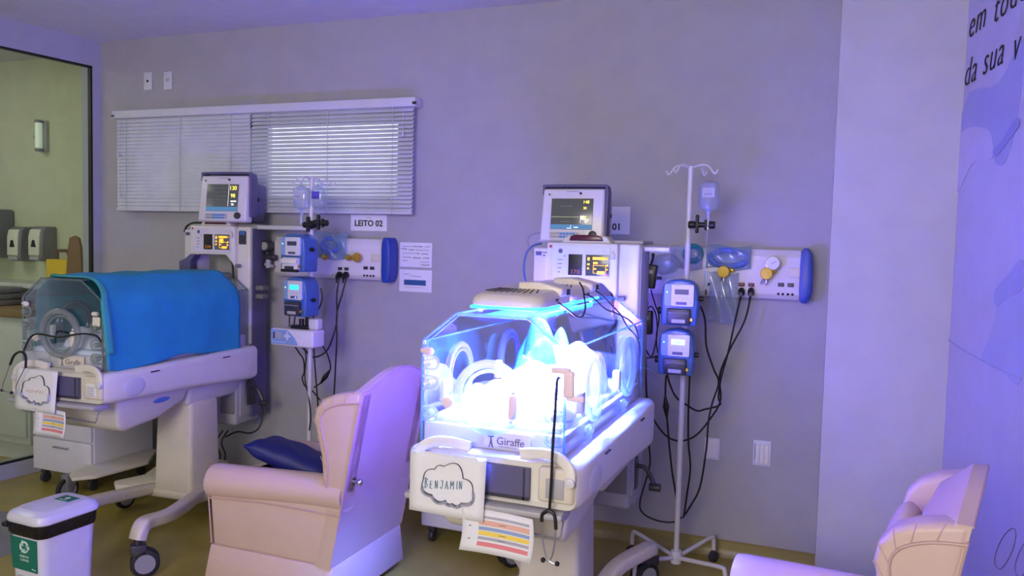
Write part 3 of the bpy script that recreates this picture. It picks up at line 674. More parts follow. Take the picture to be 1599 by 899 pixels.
    # port rings: front end, both long sides
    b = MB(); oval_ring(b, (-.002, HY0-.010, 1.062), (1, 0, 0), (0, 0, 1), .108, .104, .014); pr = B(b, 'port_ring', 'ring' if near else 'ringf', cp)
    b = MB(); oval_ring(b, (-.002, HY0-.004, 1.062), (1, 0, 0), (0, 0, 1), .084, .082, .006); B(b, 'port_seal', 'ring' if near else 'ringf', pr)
    b = MB(); b.cyl((-.142, HY0-.024, 1.035), (-.142, HY0-.002, 1.035), .018, bev=.004); B(b, 'port_knob', 'skin' if near else 'white', pr)
    for s in (-1, 1):
        for y in (-.28, .20):
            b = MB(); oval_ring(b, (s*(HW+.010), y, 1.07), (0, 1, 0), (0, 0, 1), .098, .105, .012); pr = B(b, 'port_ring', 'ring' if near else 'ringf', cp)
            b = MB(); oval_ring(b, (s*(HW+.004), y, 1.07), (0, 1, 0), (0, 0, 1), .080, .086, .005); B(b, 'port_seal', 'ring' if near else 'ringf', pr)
            b = MB(); b.box(s*HW-.014, s*HW+.014, y-.155, y-.125, 1.005, 1.075, .006); b.sph((s*(HW+.012), y-.14, 1.0), .006); B(b, 'port_latch', 'white', pr)
            b = MB(); b.box(s*(HW+.012)-.008, s*(HW+.012)+.008, y-.10, y-.05, .905, .955, .005); b.sph((s*(HW+.022), y-.075, .94), .010); B(b, 'panel_hinge', 'clear' if near else 'white', cp)
    # tube grommets on the front end panel corners
    for x, zs in ((-.215, (1.155, 1.09, .99)), (.215, (1.10, 1.02, .955))):
        for z in zs:
            b = MB(); s = 1 if x > 0 else -1
            b.tube([(x-s*-.018, HY0-.006, z+.020), (x-s*.022, HY0-.008, z+.020), (x-s*.034, HY0-.008, z), (x-s*.022, HY0-.008, z-.020), (x-s*-.018, HY0-.006, z-.020)], .0045, 6, sm=3)
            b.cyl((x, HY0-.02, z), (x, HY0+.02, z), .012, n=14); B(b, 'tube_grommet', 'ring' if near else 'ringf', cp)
    b = MB(); b.box(.063, .088, HY0-.018, HY0, 1.0, 1.075, .006); b.sph((.076, HY0-.010, 1.083), .006); b.sph((.072, HY0-.010, .992), .006); B(b, 'door_latch', 'skin' if near else 'white', cp)
    b = MB()
    if near:
        b.box(.195, .255, HY0-.012, HY0+.005, 1.155, 1.172, .004); b.box(.235, .268, HY0-.014, HY0+.002, 1.085, 1.165, .006); b.box(.245, .30, HY0-.010, HY0+.004, 1.075, 1.092, .004)
        B(b, 'corner_clip', 'skin', cp)
    else:
        b.cyl((.205, HY0-.02, 1.165), (.235, HY0-.02, 1.165), .010, bev=.003); b.box(.19, .235, HY0-.012, HY0, 1.105, 1.15, .008); B(b, 'corner_clip', 'white', cp)
    b = MB(); b.cyl((-.245, HY0+.01, 1.19), (-.205, HY0-.01, 1.19), .012, bev=.003); B(b, 'corner_clip', 'skin' if near else 'white', cp)
    n_before = set(bpy.data.objects)
    # ---- tower
    YT0, YT1 = .50, .66
    b = MB(); b.box(.150, .240, YT0, YT1, .85, 1.545, .010); rc = B(b, 'tower_column', 'white')
    b = MB(); b.box(.226, .246, YT0+.02, YT1+(.02 if near else 0), .42, 1.535, .004); B(b, 'side_channel', 'lgrey' if near else 'purple', rc)
    b = MB(); b.box(-.245, -.168, YT0+.02, YT1, .85, 1.52, .010); lc = B(b, 'tower_column', 'white2')
    b = MB(); b.box(-.232, -.205, YT0+.017, YT0+.02, 1.485, 1.503); b.box(-.198, -.188, YT0+.017, YT0+.02, 1.482, 1.488); b.box(-.2, -.175, YT0+.017, YT0+.02, 1.496, 1.500); B(b, 'sticker_print', 'purple', lc)
    b = MB(); b.prism([(-.168, 1.545), (.148, 1.545), (.150, 1.40), (.150, 1.30), (.115, 1.345), (.085, 1.375), (-.10, 1.375), (-.168, 1.36)], 'y', YT0-.02, YT1-.02, .008, 2); cpn = B(b, 'control_panel', 'white')
    yf = YT0-.021
    b = MB(); b.prism(rrect(-.140, .120, 1.392, 1.530, .010, 4), 'y', yf-.003, yf); B(b, 'panel_fascia', 'panel', cpn)
    b = MB(); b.box(-.066, -.004, yf-.005, yf-.002, 1.405, 1.495, .001); q = B(b, 'dark_display', 'black', cpn)
    b = MB()
    for i, ch in enumerate('370'): b.text(ch, .024, T(-.056+i*.015, yf-.006, 1.412) @ FR)
    B(b, 'display_digits', mat('dim_amber', (140, 90, 40), .5, emit=(150, 84, 30), es=.5 if near else 1.0), q)
    b = MB(); b.box(.012, .116, yf-.005, yf-.002, 1.405, 1.495, .001); q = B(b, 'amber_display', 'screen', cpn)
    b = MB()
    for x0, x1, z0, z1 in ((.02, .03, 1.47, 1.484), (.02, .03, 1.45, 1.458), (.02, .028, 1.432, 1.441), (.043, .096, 1.474, 1.486), (.100, .108, 1.476, 1.484), (.046, .066, 1.456, 1.465), (.046, .048, 1.418, 1.455), (.048, .100, 1.449, 1.451), (.100, .102, 1.418, 1.45), (.104, .112, 1.447, 1.455), (.104, .110, 1.430, 1.437), (.064, .096, 1.412, 1.426), (.05, .06, 1.432, 1.438), (.046, .10, 1.416, 1.4175)): b.box(x0, x1, yf-.0065, yf-.005, z0, z1)
    if not near: b.box(.05, .075, yf-.0065, yf-.005, 1.445, 1.47)
    B(b, 'display_digits', 'digo', q)
    b = MB(); b.cyl((-.103, yf-.004, 1.508), (-.103, yf-.002, 1.508), .010); b.cyl((.09, yf-.004, 1.512), (.09, yf-.002, 1.512), .002)
    for i, w in enumerate((.012, .018, .020, .022)): b.box(-.115, -.115+w, yf-.004, yf-.002, 1.415+i*.018, 1.418+i*.018)
    b.cyl((-.085, yf-.004, 1.487), (-.085, yf-.002, 1.487), .003, n=10); B(b, 'panel_marks', 'purple', cpn)
    b = MB(); b.cyl((-.150, yf+.0, 1.527), (-.150, yf+.004, 1.527), .0065); B(b, 'indicator', 'redd', cpn)
    b = MB(); b.prism([(.122, 1.478), (.140, 1.478), (.140, 1.50), (.131, 1.515), (.122, 1.50)], 'y', yf-.012, yf, .002); B(b, 'probe_hook', 'offw', cpn)
    # alarm light bar
    b = MB(); b.prism([(-.105, 1.545), (.118, 1.545), (.098, 1.572), (.075, 1.578), (-.06, 1.578), (-.085, 1.570)], 'y', YT0-.01, YT0+.08, .004, 2); al = B(b, 'alarm_housing', 'offw')
    b = MB(); b.prism([(-.068, 1.554), (.084, 1.554), (.075, 1.573), (.045, 1.580), (-.04, 1.580), (-.062, 1.574)], 'y', YT0-.018, YT0+.03, .003, 2); B(b, 'alarm_lens', 'red', al)
    # monitor shelf and side shelf with rail
    b = MB(); b.box(-.24, .24, YT0+.06, YT1+(.12 if near else -.01), 1.545, 1.560, .004); B(b, 'top_shelf', 'lgrey')
    b = MB(); b.box(.24, .245+(.11 if near else .33), YT0+.06, YT1+(.08 if near else -.02), 1.515 if near else 1.53, 1.535 if near else 1.555, .005); B(b, 'side_shelf', 'white2')
    # under-panel structure
    b = MB(); b.box(-.168, .150, YT0+.10, YT1, .88, 1.06, .01); B(b, 'rear_panel', 'white2')
    b = MB(); b.prism([(-.16, 1.375), (-.12, 1.375), (-.16, 1.33), (-.16, 1.26), (-.24, 1.26), (-.24, 1.33), (-.20, 1.345)], 'y', YT0-.03, YT0+.03, .004); B(b, 'hose_bracket', 'purple')
    b = MB(); b.tube([(.10, YT0, 1.37), (.13, YT0-.015, 1.33), (.14, YT0-.02, 1.26), (.155, YT0-.03, 1.21), (.13, YT0-.06, 1.15), (.15, YT0-.06, 1.08)], .006, 8); B(b, 'probe_lead', 'black')
    b = MB(); b.cyl((.16, YT0-.02, 1.315), (.19, YT0-.025, 1.315), .010, bev=.002); B(b, 'connector', 'grey')
    if near:
        b = MB(); b.cyl((0.02, YT0+.02, 1.362), (.02, YT0-.03, 1.362), .016, bev=.003); b.cyl((-.10, YT0+.02, 1.365), (-.10, YT0-.02, 1.365), .012); B(b, 'connector', 'dgrey')
    else:
        b = MB(); b.box(.165, .215, YT0-.004, YT0-.001, 1.44, 1.515); ph = B(b, 'sticker', 'dgrey', rc)
        b = MB(); b.box(.170, .210, YT0-.006, YT0-.004, 1.495, 1.520); B(b, 'sticker_strip', 'pumpb', ph)
        b = MB(); b.box(.246, .30, YT0+.04, YT0+.10, 1.17, 1.20, .008); b.box(.246, .30, YT0+.04, YT0+.10, 1.12, 1.15, .008); B(b, 'clamp', 'grey')
        b = MB(); b.box(.24, .244, YT0+.0, YT0+.016, 1.08, 1.2); B(b, 'label_strip', 'panel', rc)
    # black bracket with knob low on the right
    b = MB(); b.prism([(.46, .63), (.50, .67), (.54, .60), (.53, .50), (.47, .50)], 'x', .246, .262, .003); b.tube([(.262, .50, .60), (.30, .50, .59), (.335, .50, .53)], .010, 8); b.cyl((.315, .50, .515), (.365, .50, .515), .017, bev=.004); B(b, 'release_lever', 'dgrey')
    dz, dx = (0, -.026) if near else (.045, 0)
    for o in set(bpy.data.objects)-n_before:
        if o.type == 'MESH': o.data.transform(Matrix.Translation((dx, 0, dz)))
    return t
inc1 = incubator('white baby incubator glowing blue under two phototherapy lamps, its canopy uncovered', (-.945, 2.85, 0), 0)
inc2 = incubator('white baby incubator with a bright blue drape over its canopy', (-3.345, 3.29, 0), math.radians(3), col_dx=.11, legs=(((.50, -.645), (.42, .50)), ((.02, -.60), (-.25, .50))), near=False)
I1 = wmat(inc1); I2 = wmat(inc2)

# ---- bedding in the near incubator
t = thing('bedding_nest', 'overexposed white bedding piled inside the glowing near incubator', 'bedding', (I1 @ Vector((0, -.1, .985))).to_tuple())
def blob(fn, nu=36, nv=24): b = MB(); b.grid(fn, nu, nv); return b
def mound(cx, cy, rx, ry, h, z0, seed, rot=0, p=.6, fold=.012):
    rr = random.Random(seed); ph = [rr.uniform(0, 6) for _ in range(6)]
    def f(u, v):
        a = 2*PI*u; r = v; x = rx*r*math.cos(a)*(1+.06*math.sin(3*a+ph[0])); y = ry*r*math.sin(a)*(1+.06*math.sin(4*a+ph[1]))
        z = h*max(0, 1-r**2.6)**p + fold*math.sin(x*46+ph[2]+2*math.sin(y*30))*r*(1-r)*3 + fold*.8*math.sin(y*52+ph[3]+x*24)*(1-r**4)
        c, s = math.cos(rot), math.sin(rot); return (cx+x*c-y*s, cy+x*s+y*c, z0+max(z, .001))
    return f
def bl(name, m, *a, **k):
    b = MB(); b.grid(mound(*a, **k), 48, 26); o = b.build(name, m, None); o.parent = t; o.matrix_local = Matrix.Translation((0, 0, 0))
    me = o.data; me.transform(wmat(t).inverted() @ I1); return o
bl('blanket', 'bed', .03, -.24, .165, .25, .125, .985, 3, rot=.2)
bl('pillow', 'bed', .06, .06, .13, .18, .17, .985, 8, rot=-.3)
bl('rolled_towel', 'bed', -.12, -.30, .075, .20, .06, .985, 5)
bl('folded_sheet', 'bed', .13, -.40, .09, .13, .07, .985, 11)
t2 = t
t = thing('teal_sheet', 'crumpled teal sheet heaped behind the white bedding in the near incubator', 'sheet', (I1 @ Vector((-.02, .05, .985))).to_tuple())
bl('upper_fold', 'tealcloth', -.05, .08, .13, .13, .21, .985, 21, fold=.048, p=.9)
bl('lower_fold', 'tealcloth', -.03, -.08, .11, .10, .165, .985, 23, fold=.040, p=.9)
t = thing('teal_sheet', 'small teal cloth bunched against the left wall inside the near incubator', 'sheet', (I1 @ Vector((-.17, .2, .985))).to_tuple())
bl('cloth', 'tealcloth', -.17, .24, .05, .17, .16, .985, 31, fold=.02)
# breathing tube on the nest
b = MB(); b.tube([I1 @ Vector(p) for p in ((-.16, -.50, .99), (-.17, -.52, 1.03), (-.15, -.53, 1.045), (-.13, -.52, 1.02), (-.14, -.50, .99))], .006, 8, closed=True)
tag(b.build('tubing_loop', 'ring'), 'small clear tubing loop at the front left corner inside the near incubator', 'tube')

# ---- bedding of the far incubator
t = thing('bedding_nest', 'white bedding and a grey-white roll inside the draped far incubator', 'bedding', (I2 @ Vector((0, -.1, .985))).to_tuple())
def bl2(name, m, *a, **k):
    b = MB(); b.grid(mound(*a, **k), 40, 20); o = b.build(name, m, None); o.parent = t; o.data.transform(wmat(t).inverted() @ I2); return o
bl2('blanket', 'paper', .08, -.28, .13, .24, .09, .985, 4)
bl2('rolled_towel', 'paper', -.03, -.40, .10, .12, .075, .985, 6, rot=.3)

# ---- blue drape over the far incubator
dt = thing('blue_drape', 'bright blue surgical drape with teal lining hung over the far incubator', 'drape', (I2 @ Vector((0, 0, .9))).to_tuple(), math.radians(3))
prof = [(-.262, .93), (-.262, 1.10), (-.258, 1.215), (-.215, 1.268), (-.135, 1.327), (-.05, 1.334), (.06, 1.334), (.128, 1.330), (.175, 1.295), (.235, 1.245), (.262, 1.20), (.272, 1.10), (.275, 1.0), (.278, .905)]
pp, _ = cat([Vector((x, 0, z)) for x, z in prof], 3)
NP = len(pp)-1
def drape(u, v):
    i = u*NP; k = min(int(i), NP-1); q = pp[k].lerp(pp[k+1], i-k)
    y0 = -.600 + .05*math.exp(-((u-.60)/.10)**2) + (.012*math.sin(u*14)) + .10*max(0, min(1, (.42-u)/.12)); y1 = .37+.008*math.sin(u*11)
    y = y0+(y1-y0)*v
    e = 1+.018*math.sin(v*17+u*3)*(u > .75)*(u-.75)*4 + .004*math.sin(u*40+v*6)
    z = q.z-.9 + .003*math.sin(v*22+u*9)-(.012*math.sin(v*9)*(u > .97))
    if v < .04: e *= 1.012
    return (q.x*e, y, z)
b = MB(); b.grid(drape, NP*2, 50); o = b.build('sheet', ['cloth', 'teal'], dt, sharp=80)
sm = o.modifiers.new('thickness', 'SOLIDIFY'); sm.thickness = .004; sm.offset = -1 ; sm.material_offset = 1; sm.material_offset_rim = 1
b = MB()
def hem(u, v):
    x, y, z = drape(u, 0); return (x*1.012+(.004 if x > 0 else -.004), y-.004+v*.035*(1+.3*math.sin(u*9)), z+.003)
b.grid(lambda u, v: hem(.36+u*.58, v), 60, 3); o = b.build('turned_hem', 'teal', dt, sharp=80); o.modifiers.new('thickness', 'SOLIDIFY').thickness = .002
b = MB(); b.grid(lambda u, v: (-.225+.45*u, .402+.008*math.sin(u*15)+.01*(1-v), .02+.30*v+.006*math.sin(u*9)), 30, 8); o = b.build('rear_flap', 'teal', dt, sharp=80); o.modifiers.new('thickness', 'SOLIDIFY').thickness = .002

# ---- phototherapy lamps
def photolamp(label, y0, y1):
    cx, cy = .008, (y0+y1)/2; o_ = I1 @ Vector((cx, cy, ZT+.012)); t = thing('phototherapy_lamp', label, 'lamp', o_.to_tuple(), 0, None)
    hx_, hy_ = .125, (y1-y0)/2
    b = MB()
    def rr_(sx_, sy_, z, k=.05): return [(x, y, z) for x, y in rrect(-hx_*sx_, hx_*sx_, -hy_*sy_, hy_*sy_, k, 6)]
    b.loft([rr_(.94, .95, .010), rr_(1, 1, .014), rr_(1, 1, .030), rr_(.98, .98, .040), rr_(.93, .94, .050), rr_(.84, .88, .058), rr_(.78, .84, .060)])
    shear = lambda mb: [setattr(v.co, 'z', v.co.z*(.80+.38*(v.co.y+hy_)/(2*hy_))) for v in mb.bm.verts if v.co.z > .02]
    shear(b)
    s_ = b.build('shell', 'lampw', t)
    b = MB(); b.prism([(-hx_*.2, .04), (hx_*.98, .035), (hx_*1.06, .045), (hx_*1.06, .066), (hx_*.4, .085), (-hx_*.2, .082)], 'y', .02, .125, .014, 4); b.build('power_module', 'lampw', t)
    for i in range(10):
        a = -.5+i*.105
        b = MB(); z0_ = .0605; b.box(-.085+i*.0150, -.079+i*.0150, -.095-.008*math.sin(i), -.012+.012*math.sin(i*.35), z0_-.002, z0_+.0015, 0, X=Matrix.Rotation(.06*(i-4.5), 4, 'Z')); shear(b); b.build('vent_slot', 'dgrey', s_)
    b = MB(); b.box(hx_*1.06, hx_*1.06+.004, .065, .095, .034+.008, .062, .001); b.build('power_socket', 'black', t)
    b = MB(); b.cyl((hx_*1.0, -.02, .03), (hx_*1.0+.006, -.02, .03), .006); b.build('screw', 'dgrey', t)
    b = MB(); b.box(-hx_*.96, hx_*.96, -hy_*.96, hy_*.96, .002, .011, .003); b.build('led_panel', 'lampled', t)
    for x, y in ((-.095, -.8*hy_), (.095, .8*hy_)):
        b = MB(); b.cyl((x, y, -.010), (x, y, .004), .008); b.build('foot', 'clear', t)
    # the lamp's own light
    d = bpy.data.lights.new('led_light', 'AREA'); d.shape = 'RECTANGLE'; d.size = .2; d.size_y = .26; d.spread = 1.5; d.energy = LAMP_W; d.color = LAMP_C
    lo = bpy.data.objects.new('led_light', d); COL.objects.link(lo); lo.parent = t; lo.location = (0, 0, -.002)
    return t
LAMP_W, LAMP_C = 100, (.16, .24, 1.0)
photolamp('front white phototherapy lamp with vent slots on the near incubator', -.515, -.175)
photolamp('rear white phototherapy lamp on the near incubator, nearer the tower', -.145, .195)
pl = bpy.data.lights.new('bedding_bounce_fill', 'POINT'); pl.energy = 60; pl.color = (.26, .10, 1.0); pl.shadow_soft_size = .09  # added light inside the canopy, standing in for bounce off the bedding
po = bpy.data.objects.new('bedding_bounce_fill', pl); COL.objects.link(po); po.location = I1 @ Vector((.0, -.30, 1.19))

# ---- patient monitors
def monitor(label, x, y, z, near):
    t = thing('patient_monitor', label, 'monitor', (x, y, z), math.radians(0 if near else 4))
    w, h, d = .142, .235, .15
    tilt = math.radians(-6); X = Matrix.Rotation(tilt, 4, 'X')
    b = MB(); b.box(-w, w, -.03, .03, .0, h, .012, X=X, tb=(-.006, -.006, 0, 0)); b.build('bezel', 'panel', t)
    b = MB(); b.box(-w+.012, w-.004, .03, d, .015, h-.02, .014, X=X); b.build('rear_case', 'white2' if near else 'purple', t)
    b = MB()
    P = [(-w+.0, .0, h-.025), (-w+.002, .0, h+.006), (-w+.02, .0, h+.014), (w-.02, .0, h+.014), (w+.006, .0, h+.006), (w+.008, .01, h-.05), (w+.006, .02, .03)]
    pts = [X @ q for q in cat([Vector(p) for p in P], 5)[0]]; rings = []
    for i, q in enumerate(pts):
        dd = (pts[min(i+1, len(pts)-1)]-pts[max(i-1, 0)]).normalized(); u_ = X.to_3x3() @ Vector((0, 1, 0)); n_ = dd.cross(u_)
        rings.append([q+u_*a_+n_*c_ for a_, c_ in rrect(-.024, .036, -.006, .006, .004, 2)])
    b.loft(rings); b.build('handle_frame', 'purple', t)
    y = -.031
    b = MB(); b.box(-.098, .095, y-.002, y, .052, .190, .001, X=X); s = b.build('screen', 'screen', t)
    b = MB(); b.box(-.096, .093, y-.003, y-.002, .053, .074, X=X); b.build('toolbar', 'screenb', s)
    b = MB()
    if near:
        b.box(-.094, .038, y-.0032, y-.002, .107, .1085, X=X); b.build('trace', 'digg', s); b = MB()
        b.tube([X @ Vector((-.055+i*.004, y-.003, .156+random.uniform(-.0008, .0008))) for i in range(15)], .0007, 4, sm=0)
        b.tube([X @ Vector((-.052+i*.004, y-.003, .086+random.uniform(-.0008, .0008))) for i in range(12)], .0007, 4, sm=0); b.build('trace', 'lgrey', s)
        b = MB(); b.text('148', .020, X @ T(.048, y-.003, .168) @ FR); b.text('38', .016, X @ T(.050, y-.003, .142) @ FR)
        b.box(.055, .066, y-.004, y-.003, .100, .112, X=X); b.build('reading', 'digy', s)
        b = MB(); b.box(.040, .058, y-.0032, y-.002, .100, .113, X=X); b.box(.040, .041, y-.0032, y-.002, .08, .098, X=X); b.box(.040, .080, y-.0032, y-.002, .096, .098, X=X); b.text('97', .016, X @ T(.060, y-.003, .082) @ FR); b.box(-.02, .0, y-.0042, y-.003, .056, .058, X=X); b.box(.012, .032, y-.0042, y-.003, .060, .063, X=X); b.box(-.003, -.002, y-.0042, y-.003, .056, .072, X=X); b.build('reading', 'digw', s)
    else:
        for i, z_ in enumerate((.17, .15, .13, .11)): b.tube([X @ Vector((-.09+k*.006, y-.003, z_+random.uniform(-.002, .002))) for k in range(20)], .0005, 4, sm=0)
        b.build('trace', 'lgrey', s)
        b = MB(); b.text('130', .030, X @ T(.040, y-.003, .160) @ FR); b.text('98', .028, X @ T(.050, y-.003, .122) @ FR); b.build('reading', 'digy', s)
        b = MB(); b.box(.052, .085, y-.003, y-.002, .10, .106, X=X); b.text('56', .016, X @ T(.056, y-.003, .082) @ FR); b.box(.036, .037, y-.003, y-.002, .078, .188, X=X); b.build('reading', 'digw', s)
    b = MB()
    for i in range(9):
        for j in range(2): b.box(-.098+i*.015, -.086+i*.015, y-.003, y, .014+j*.014, .024+j*.014, .001, mi=1 if 2 < i < 8 else 0, X=X)
    b.build('key_row', ['lgrey', 'keyb'], t)
    b = MB(); b.cyl(X @ Vector((.100, y-.014, .030)), X @ Vector((.100, y+.002, .030)), .017, bev=.003); b.build('dial_knob', 'dgrey', t)
    b = MB(); b.cyl(X @ Vector((.035, y-.003, .213)), X @ Vector((.035, y, .213)), .006); b.cyl(X @ Vector((-.11, y-.003, .208)), X @ Vector((-.11, y, .208)), .004); b.build('indicator', 'red', t)
    b = MB(); b.box(-.03, .03, y-.002, y, .219, .223, .0005, X=X); b.build('maker_plate', 'lgrey', t)
    b = MB(); b.cyl((w+.0, .08, .12), (w+.012, .08, .12), .010); b.build('side_knob', 'dgrey', t)
    return t
q = I1 @ Vector((0, .585, 1.56)); monitor('patient monitor with purple-framed bezel and yellow trace on the near tower', -1.055, q.y, 1.548, True)
q = I2 @ Vector((0, .47, 1.56)); monitor('patient monitor with large yellow numbers on the far tower, below the blind', q.x+.10, q.y-.01, 1.612, False).scale = (1.12, 1.12, 1.14)
# ================================================================== INFUSION POLES AND PUMPS
def pole(label, x, y, ztop, rot, hooks=True):
    t = thing('infusion_pole', label, 'pole', (x, y, 0), rot)
    b = MB(); b.tube([(0, 0, .07), (0, 0, .9), (0, 0, ztop)], .0125, 14, sm=0); b.build('pole', 'white2', t)
    b = MB(); b.cyl((0, 0, .06), (0, 0, .12), .026, bev=.004); b.build('hub', 'white2', t)
    for k in range(4):
        a = PI/4+k*PI/2 + .25; c, s = math.cos(a), math.sin(a)
        b = MB(); b.tube([(0, 0, .085), (.12*c, .12*s, .105), (.25*c, .25*s, .125), (.275*c, .275*s, .115), (.28*c, .28*s, .06)], .010, 10, sm=4); f = b.build('foot', 'white2', t)
        b = MB(); b.cyl((.28*c, .28*s, .026), (.28*c, .28*s, .07), .008); b.cyl((.28*c-.012*s, .28*s+.012*c, .026), (.28*c+.012*s, .28*s-.012*c, .026), .026); b.build('castor', 'dgrey', f)
    if hooks:
        for k, (rx, ry) in enumerate(((-.095, .02), (-.05, -.07), (.05, .07), (.105, -.03))):
            b = MB(); b.tube([(0, 0, ztop-.008), (rx*.5, ry*.5, ztop+.004), (rx*.8, ry*.8, ztop-.004), (rx, ry, ztop-.030), (rx*1.12, ry*1.12, ztop-.034), (rx*1.2, ry*1.2, ztop-.018)], .0042, 8, sm=5); b.build('hook', 'white2', t)
    return t
def pump(label, x, y, z, rot, w=.155, h=.205, lit=None, door='dark', group=None):
    t = thing('infusion_pump', label, 'infusion pump', (x, y, z), rot, group); d = .12; yf = -d/2
    b = MB()
    b.prism([(-w/2, .0), (w/2, 0), (w/2+.004, h*.55), (w/2-.004, h*.86), (w*.30, h*.97), (0, h), (-w*.30, h*.97), (-w/2+.004, h*.86), (-w/2-.004, h*.55)], 'y', yf+.01, d/2, .010, 3); b.build('housing', 'pumpb', t)
    b = MB(); b.prism(rrect(-w*.42, w*.42, h*.42, h*.90, .010, 4), 'y', yf-.002, yf+.012, .002, 1); b.build('side_panel', 'pumpd', t)
    b = MB(); b.prism(rrect(-w*.22, w*.41, h*.425, h*.895, .007, 4), 'y', yf-.005, yf, .001, 1); fp = b.build('fascia', 'panel', t)
    b = MB(); b.box(-w*.12, w*.27, yf-.007, yf-.004, h*.68, h*.79); b.build('display', lit or 'lcdoff', fp)
    if lit == 'lcd2':
        b = MB(); b.text('5.00', .014, T(-w*.02, yf-.0075, h*.70) @ FR); b.build('display_digits', 'lcdtxt', fp)
    b = MB(); b.box(-w*.16, w*.02, yf-.006, yf-.004, h*.865, h*.872); b.build('maker_print', 'grey', fp)
    b = MB()
    for i in range(5): b.cyl((-w*.13+i*w*.115, yf-.007, h*.60), (-w*.13+i*w*.115, yf-.004, h*.60), .0042, n=10)
    b.cyl((w*.33, yf-.007, h*.50), (w*.33, yf-.004, h*.50), .006, n=10); b.build('keys', 'keyw', fp)
    b = MB(); b.box(-w*.08, w*.22, yf-.007, yf-.004, h*.46, h*.52, .001); b.build('key_block', 'purple', fp)
    b = MB(); b.cyl((-w*.34, yf-.004, h*.72), (-w*.34, yf-.001, h*.72), .003, n=10); b.build('indicator', 'gled', t)
    if lit == 'lcd':
        b = MB(); b.cyl((w*.16, yf-.010, h*.49), (w*.16, yf-.006, h*.49), .004, n=10); b.build('indicator', 'led', fp)
    b = MB(); b.box(-w*.33, w*.33, yf-.012, yf+.02, .006, h*.37, .006, 2); dr = b.build('door', 'dgrey' if door == 'dark' else 'panel', t)
    b = MB(); b.box(-w*.30, w*.30, yf-.016, yf-.010, h*.27, h*.30, .002); b.build('door_ridge', 'grey', dr)
    b = MB(); b.box(-w*.18, w*.20, yf-.0145, yf-.012, .014, .030); b.build('door_label', 'lgrey' if door == 'dark' else 'dgrey', dr)
    if door != 'dark':
        b = MB(); b.box(-w*.34, w*.34, yf-.022, yf-.012, h*.21, h*.33, .005); b.build('lever', 'white', dr)
        b = MB(); b.box(-w*.36, w*.36, yf-.015, yf, -.002, h*.07, .004); b.build('drip_guard', 'ink', dr)
    b = MB(); b.cyl((w*.36, yf-.006, .03), (w*.36, yf+.004, .03), .007); b.build('latch_pin', 'brass', t)
    b = MB(); b.cyl((-w/2-.004, 0, .06), (-w/2-.022, 0, .06), .016, bev=.003); b.build('clamp_knob', 'black', t)
    b = MB(); b.cyl((w/2+.002, .0, .09 if lit else .12), (w/2+.022, .0, .09 if lit else .12), .011, bev=.003); b.build('side_button', 'black', t)
    b = MB(); b.box(-.02, .02, d/2, d/2+.028, .05, .15, .004); b.build('pole_clamp', 'dgrey', t)
    return t
PX, PY = -.588, 3.71
pole('white infusion pole on four feet between the near incubator and the service panel', PX, PY, 1.905, 0)
pump('blue infusion pump with unlit display, upper of the two on the near pole', PX-.006, PY-.105, 1.190, .04, group=None)
pump('blue infusion pump with bright display, lower of the two on the near pole', PX-.014, PY-.105, .968, .04, w=.15, lit='lcd2')
QX, QY = -2.64, 3.71
pole('white infusion pole beside the far incubator, behind the pink armchair', QX, QY, 1.86, .6)
pump('blue infusion pump with white lever, upper of the two on the far pole', QX-.005, QY-.105, 1.352, -.12, w=.165, h=.205, door='open')
pump('blue infusion pump with cyan display, lower of the two on the far pole', QX+.012, QY-.105, 1.112, -.12, w=.155, h=.215, lit='lcd')
# syringe pump
t = thing('syringe_pump', 'flat white and blue syringe pump at the bottom of the far pole', 'syringe pump', (QX+.005, QY-.10, .945), -.05)
b = MB(); b.box(-.165, .12, -.045, .06, 0, .095, .012); b.build('housing', 'panel', t)
b = MB(); b.prism([(-.160, .010), (-.160, .088), (-.045, .088), (.0, .050), (.025, .012)], 'y', -.049, -.044, .002, 1); b.build('keypad', 'pumpd', t)
b = MB(); b.box(-.130, -.085, -.052, -.048, .040, .075, .001); b.build('display', 'lgrey', t)
b = MB(); b.box(-.140, -.128, -.052, -.048, .040, .075, .001); b.build('display_edge', 'dgrey', t)
b = MB(); b.cyl((-.045, -.053, .057), (-.045, -.048, .057), .013)
for a, c in ((-.020, 0), (.020, 0), (0, .020), (0, -.018)): b.cyl((-.045+a*.9, -.053, .057+c), (-.045+a*.9, -.048, .057+c), .006)
for i in range(5): b.cyl((-.145+i*.02, -.051, .022), (-.145+i*.02, -.048, .022), .004)
b.build('buttons', 'keyw', t)
b = MB(); b.box(.05, .115, .0, .05, .095, .155, .01); b.build('syringe_driver', 'white2', t)
b = MB(); b.box(-.06, .06, -.01, .03, .095, .115, .006); b.cyl((.01, .0, .115), (.01, .0, .15), .014); b.build('clamp', 'black', t)

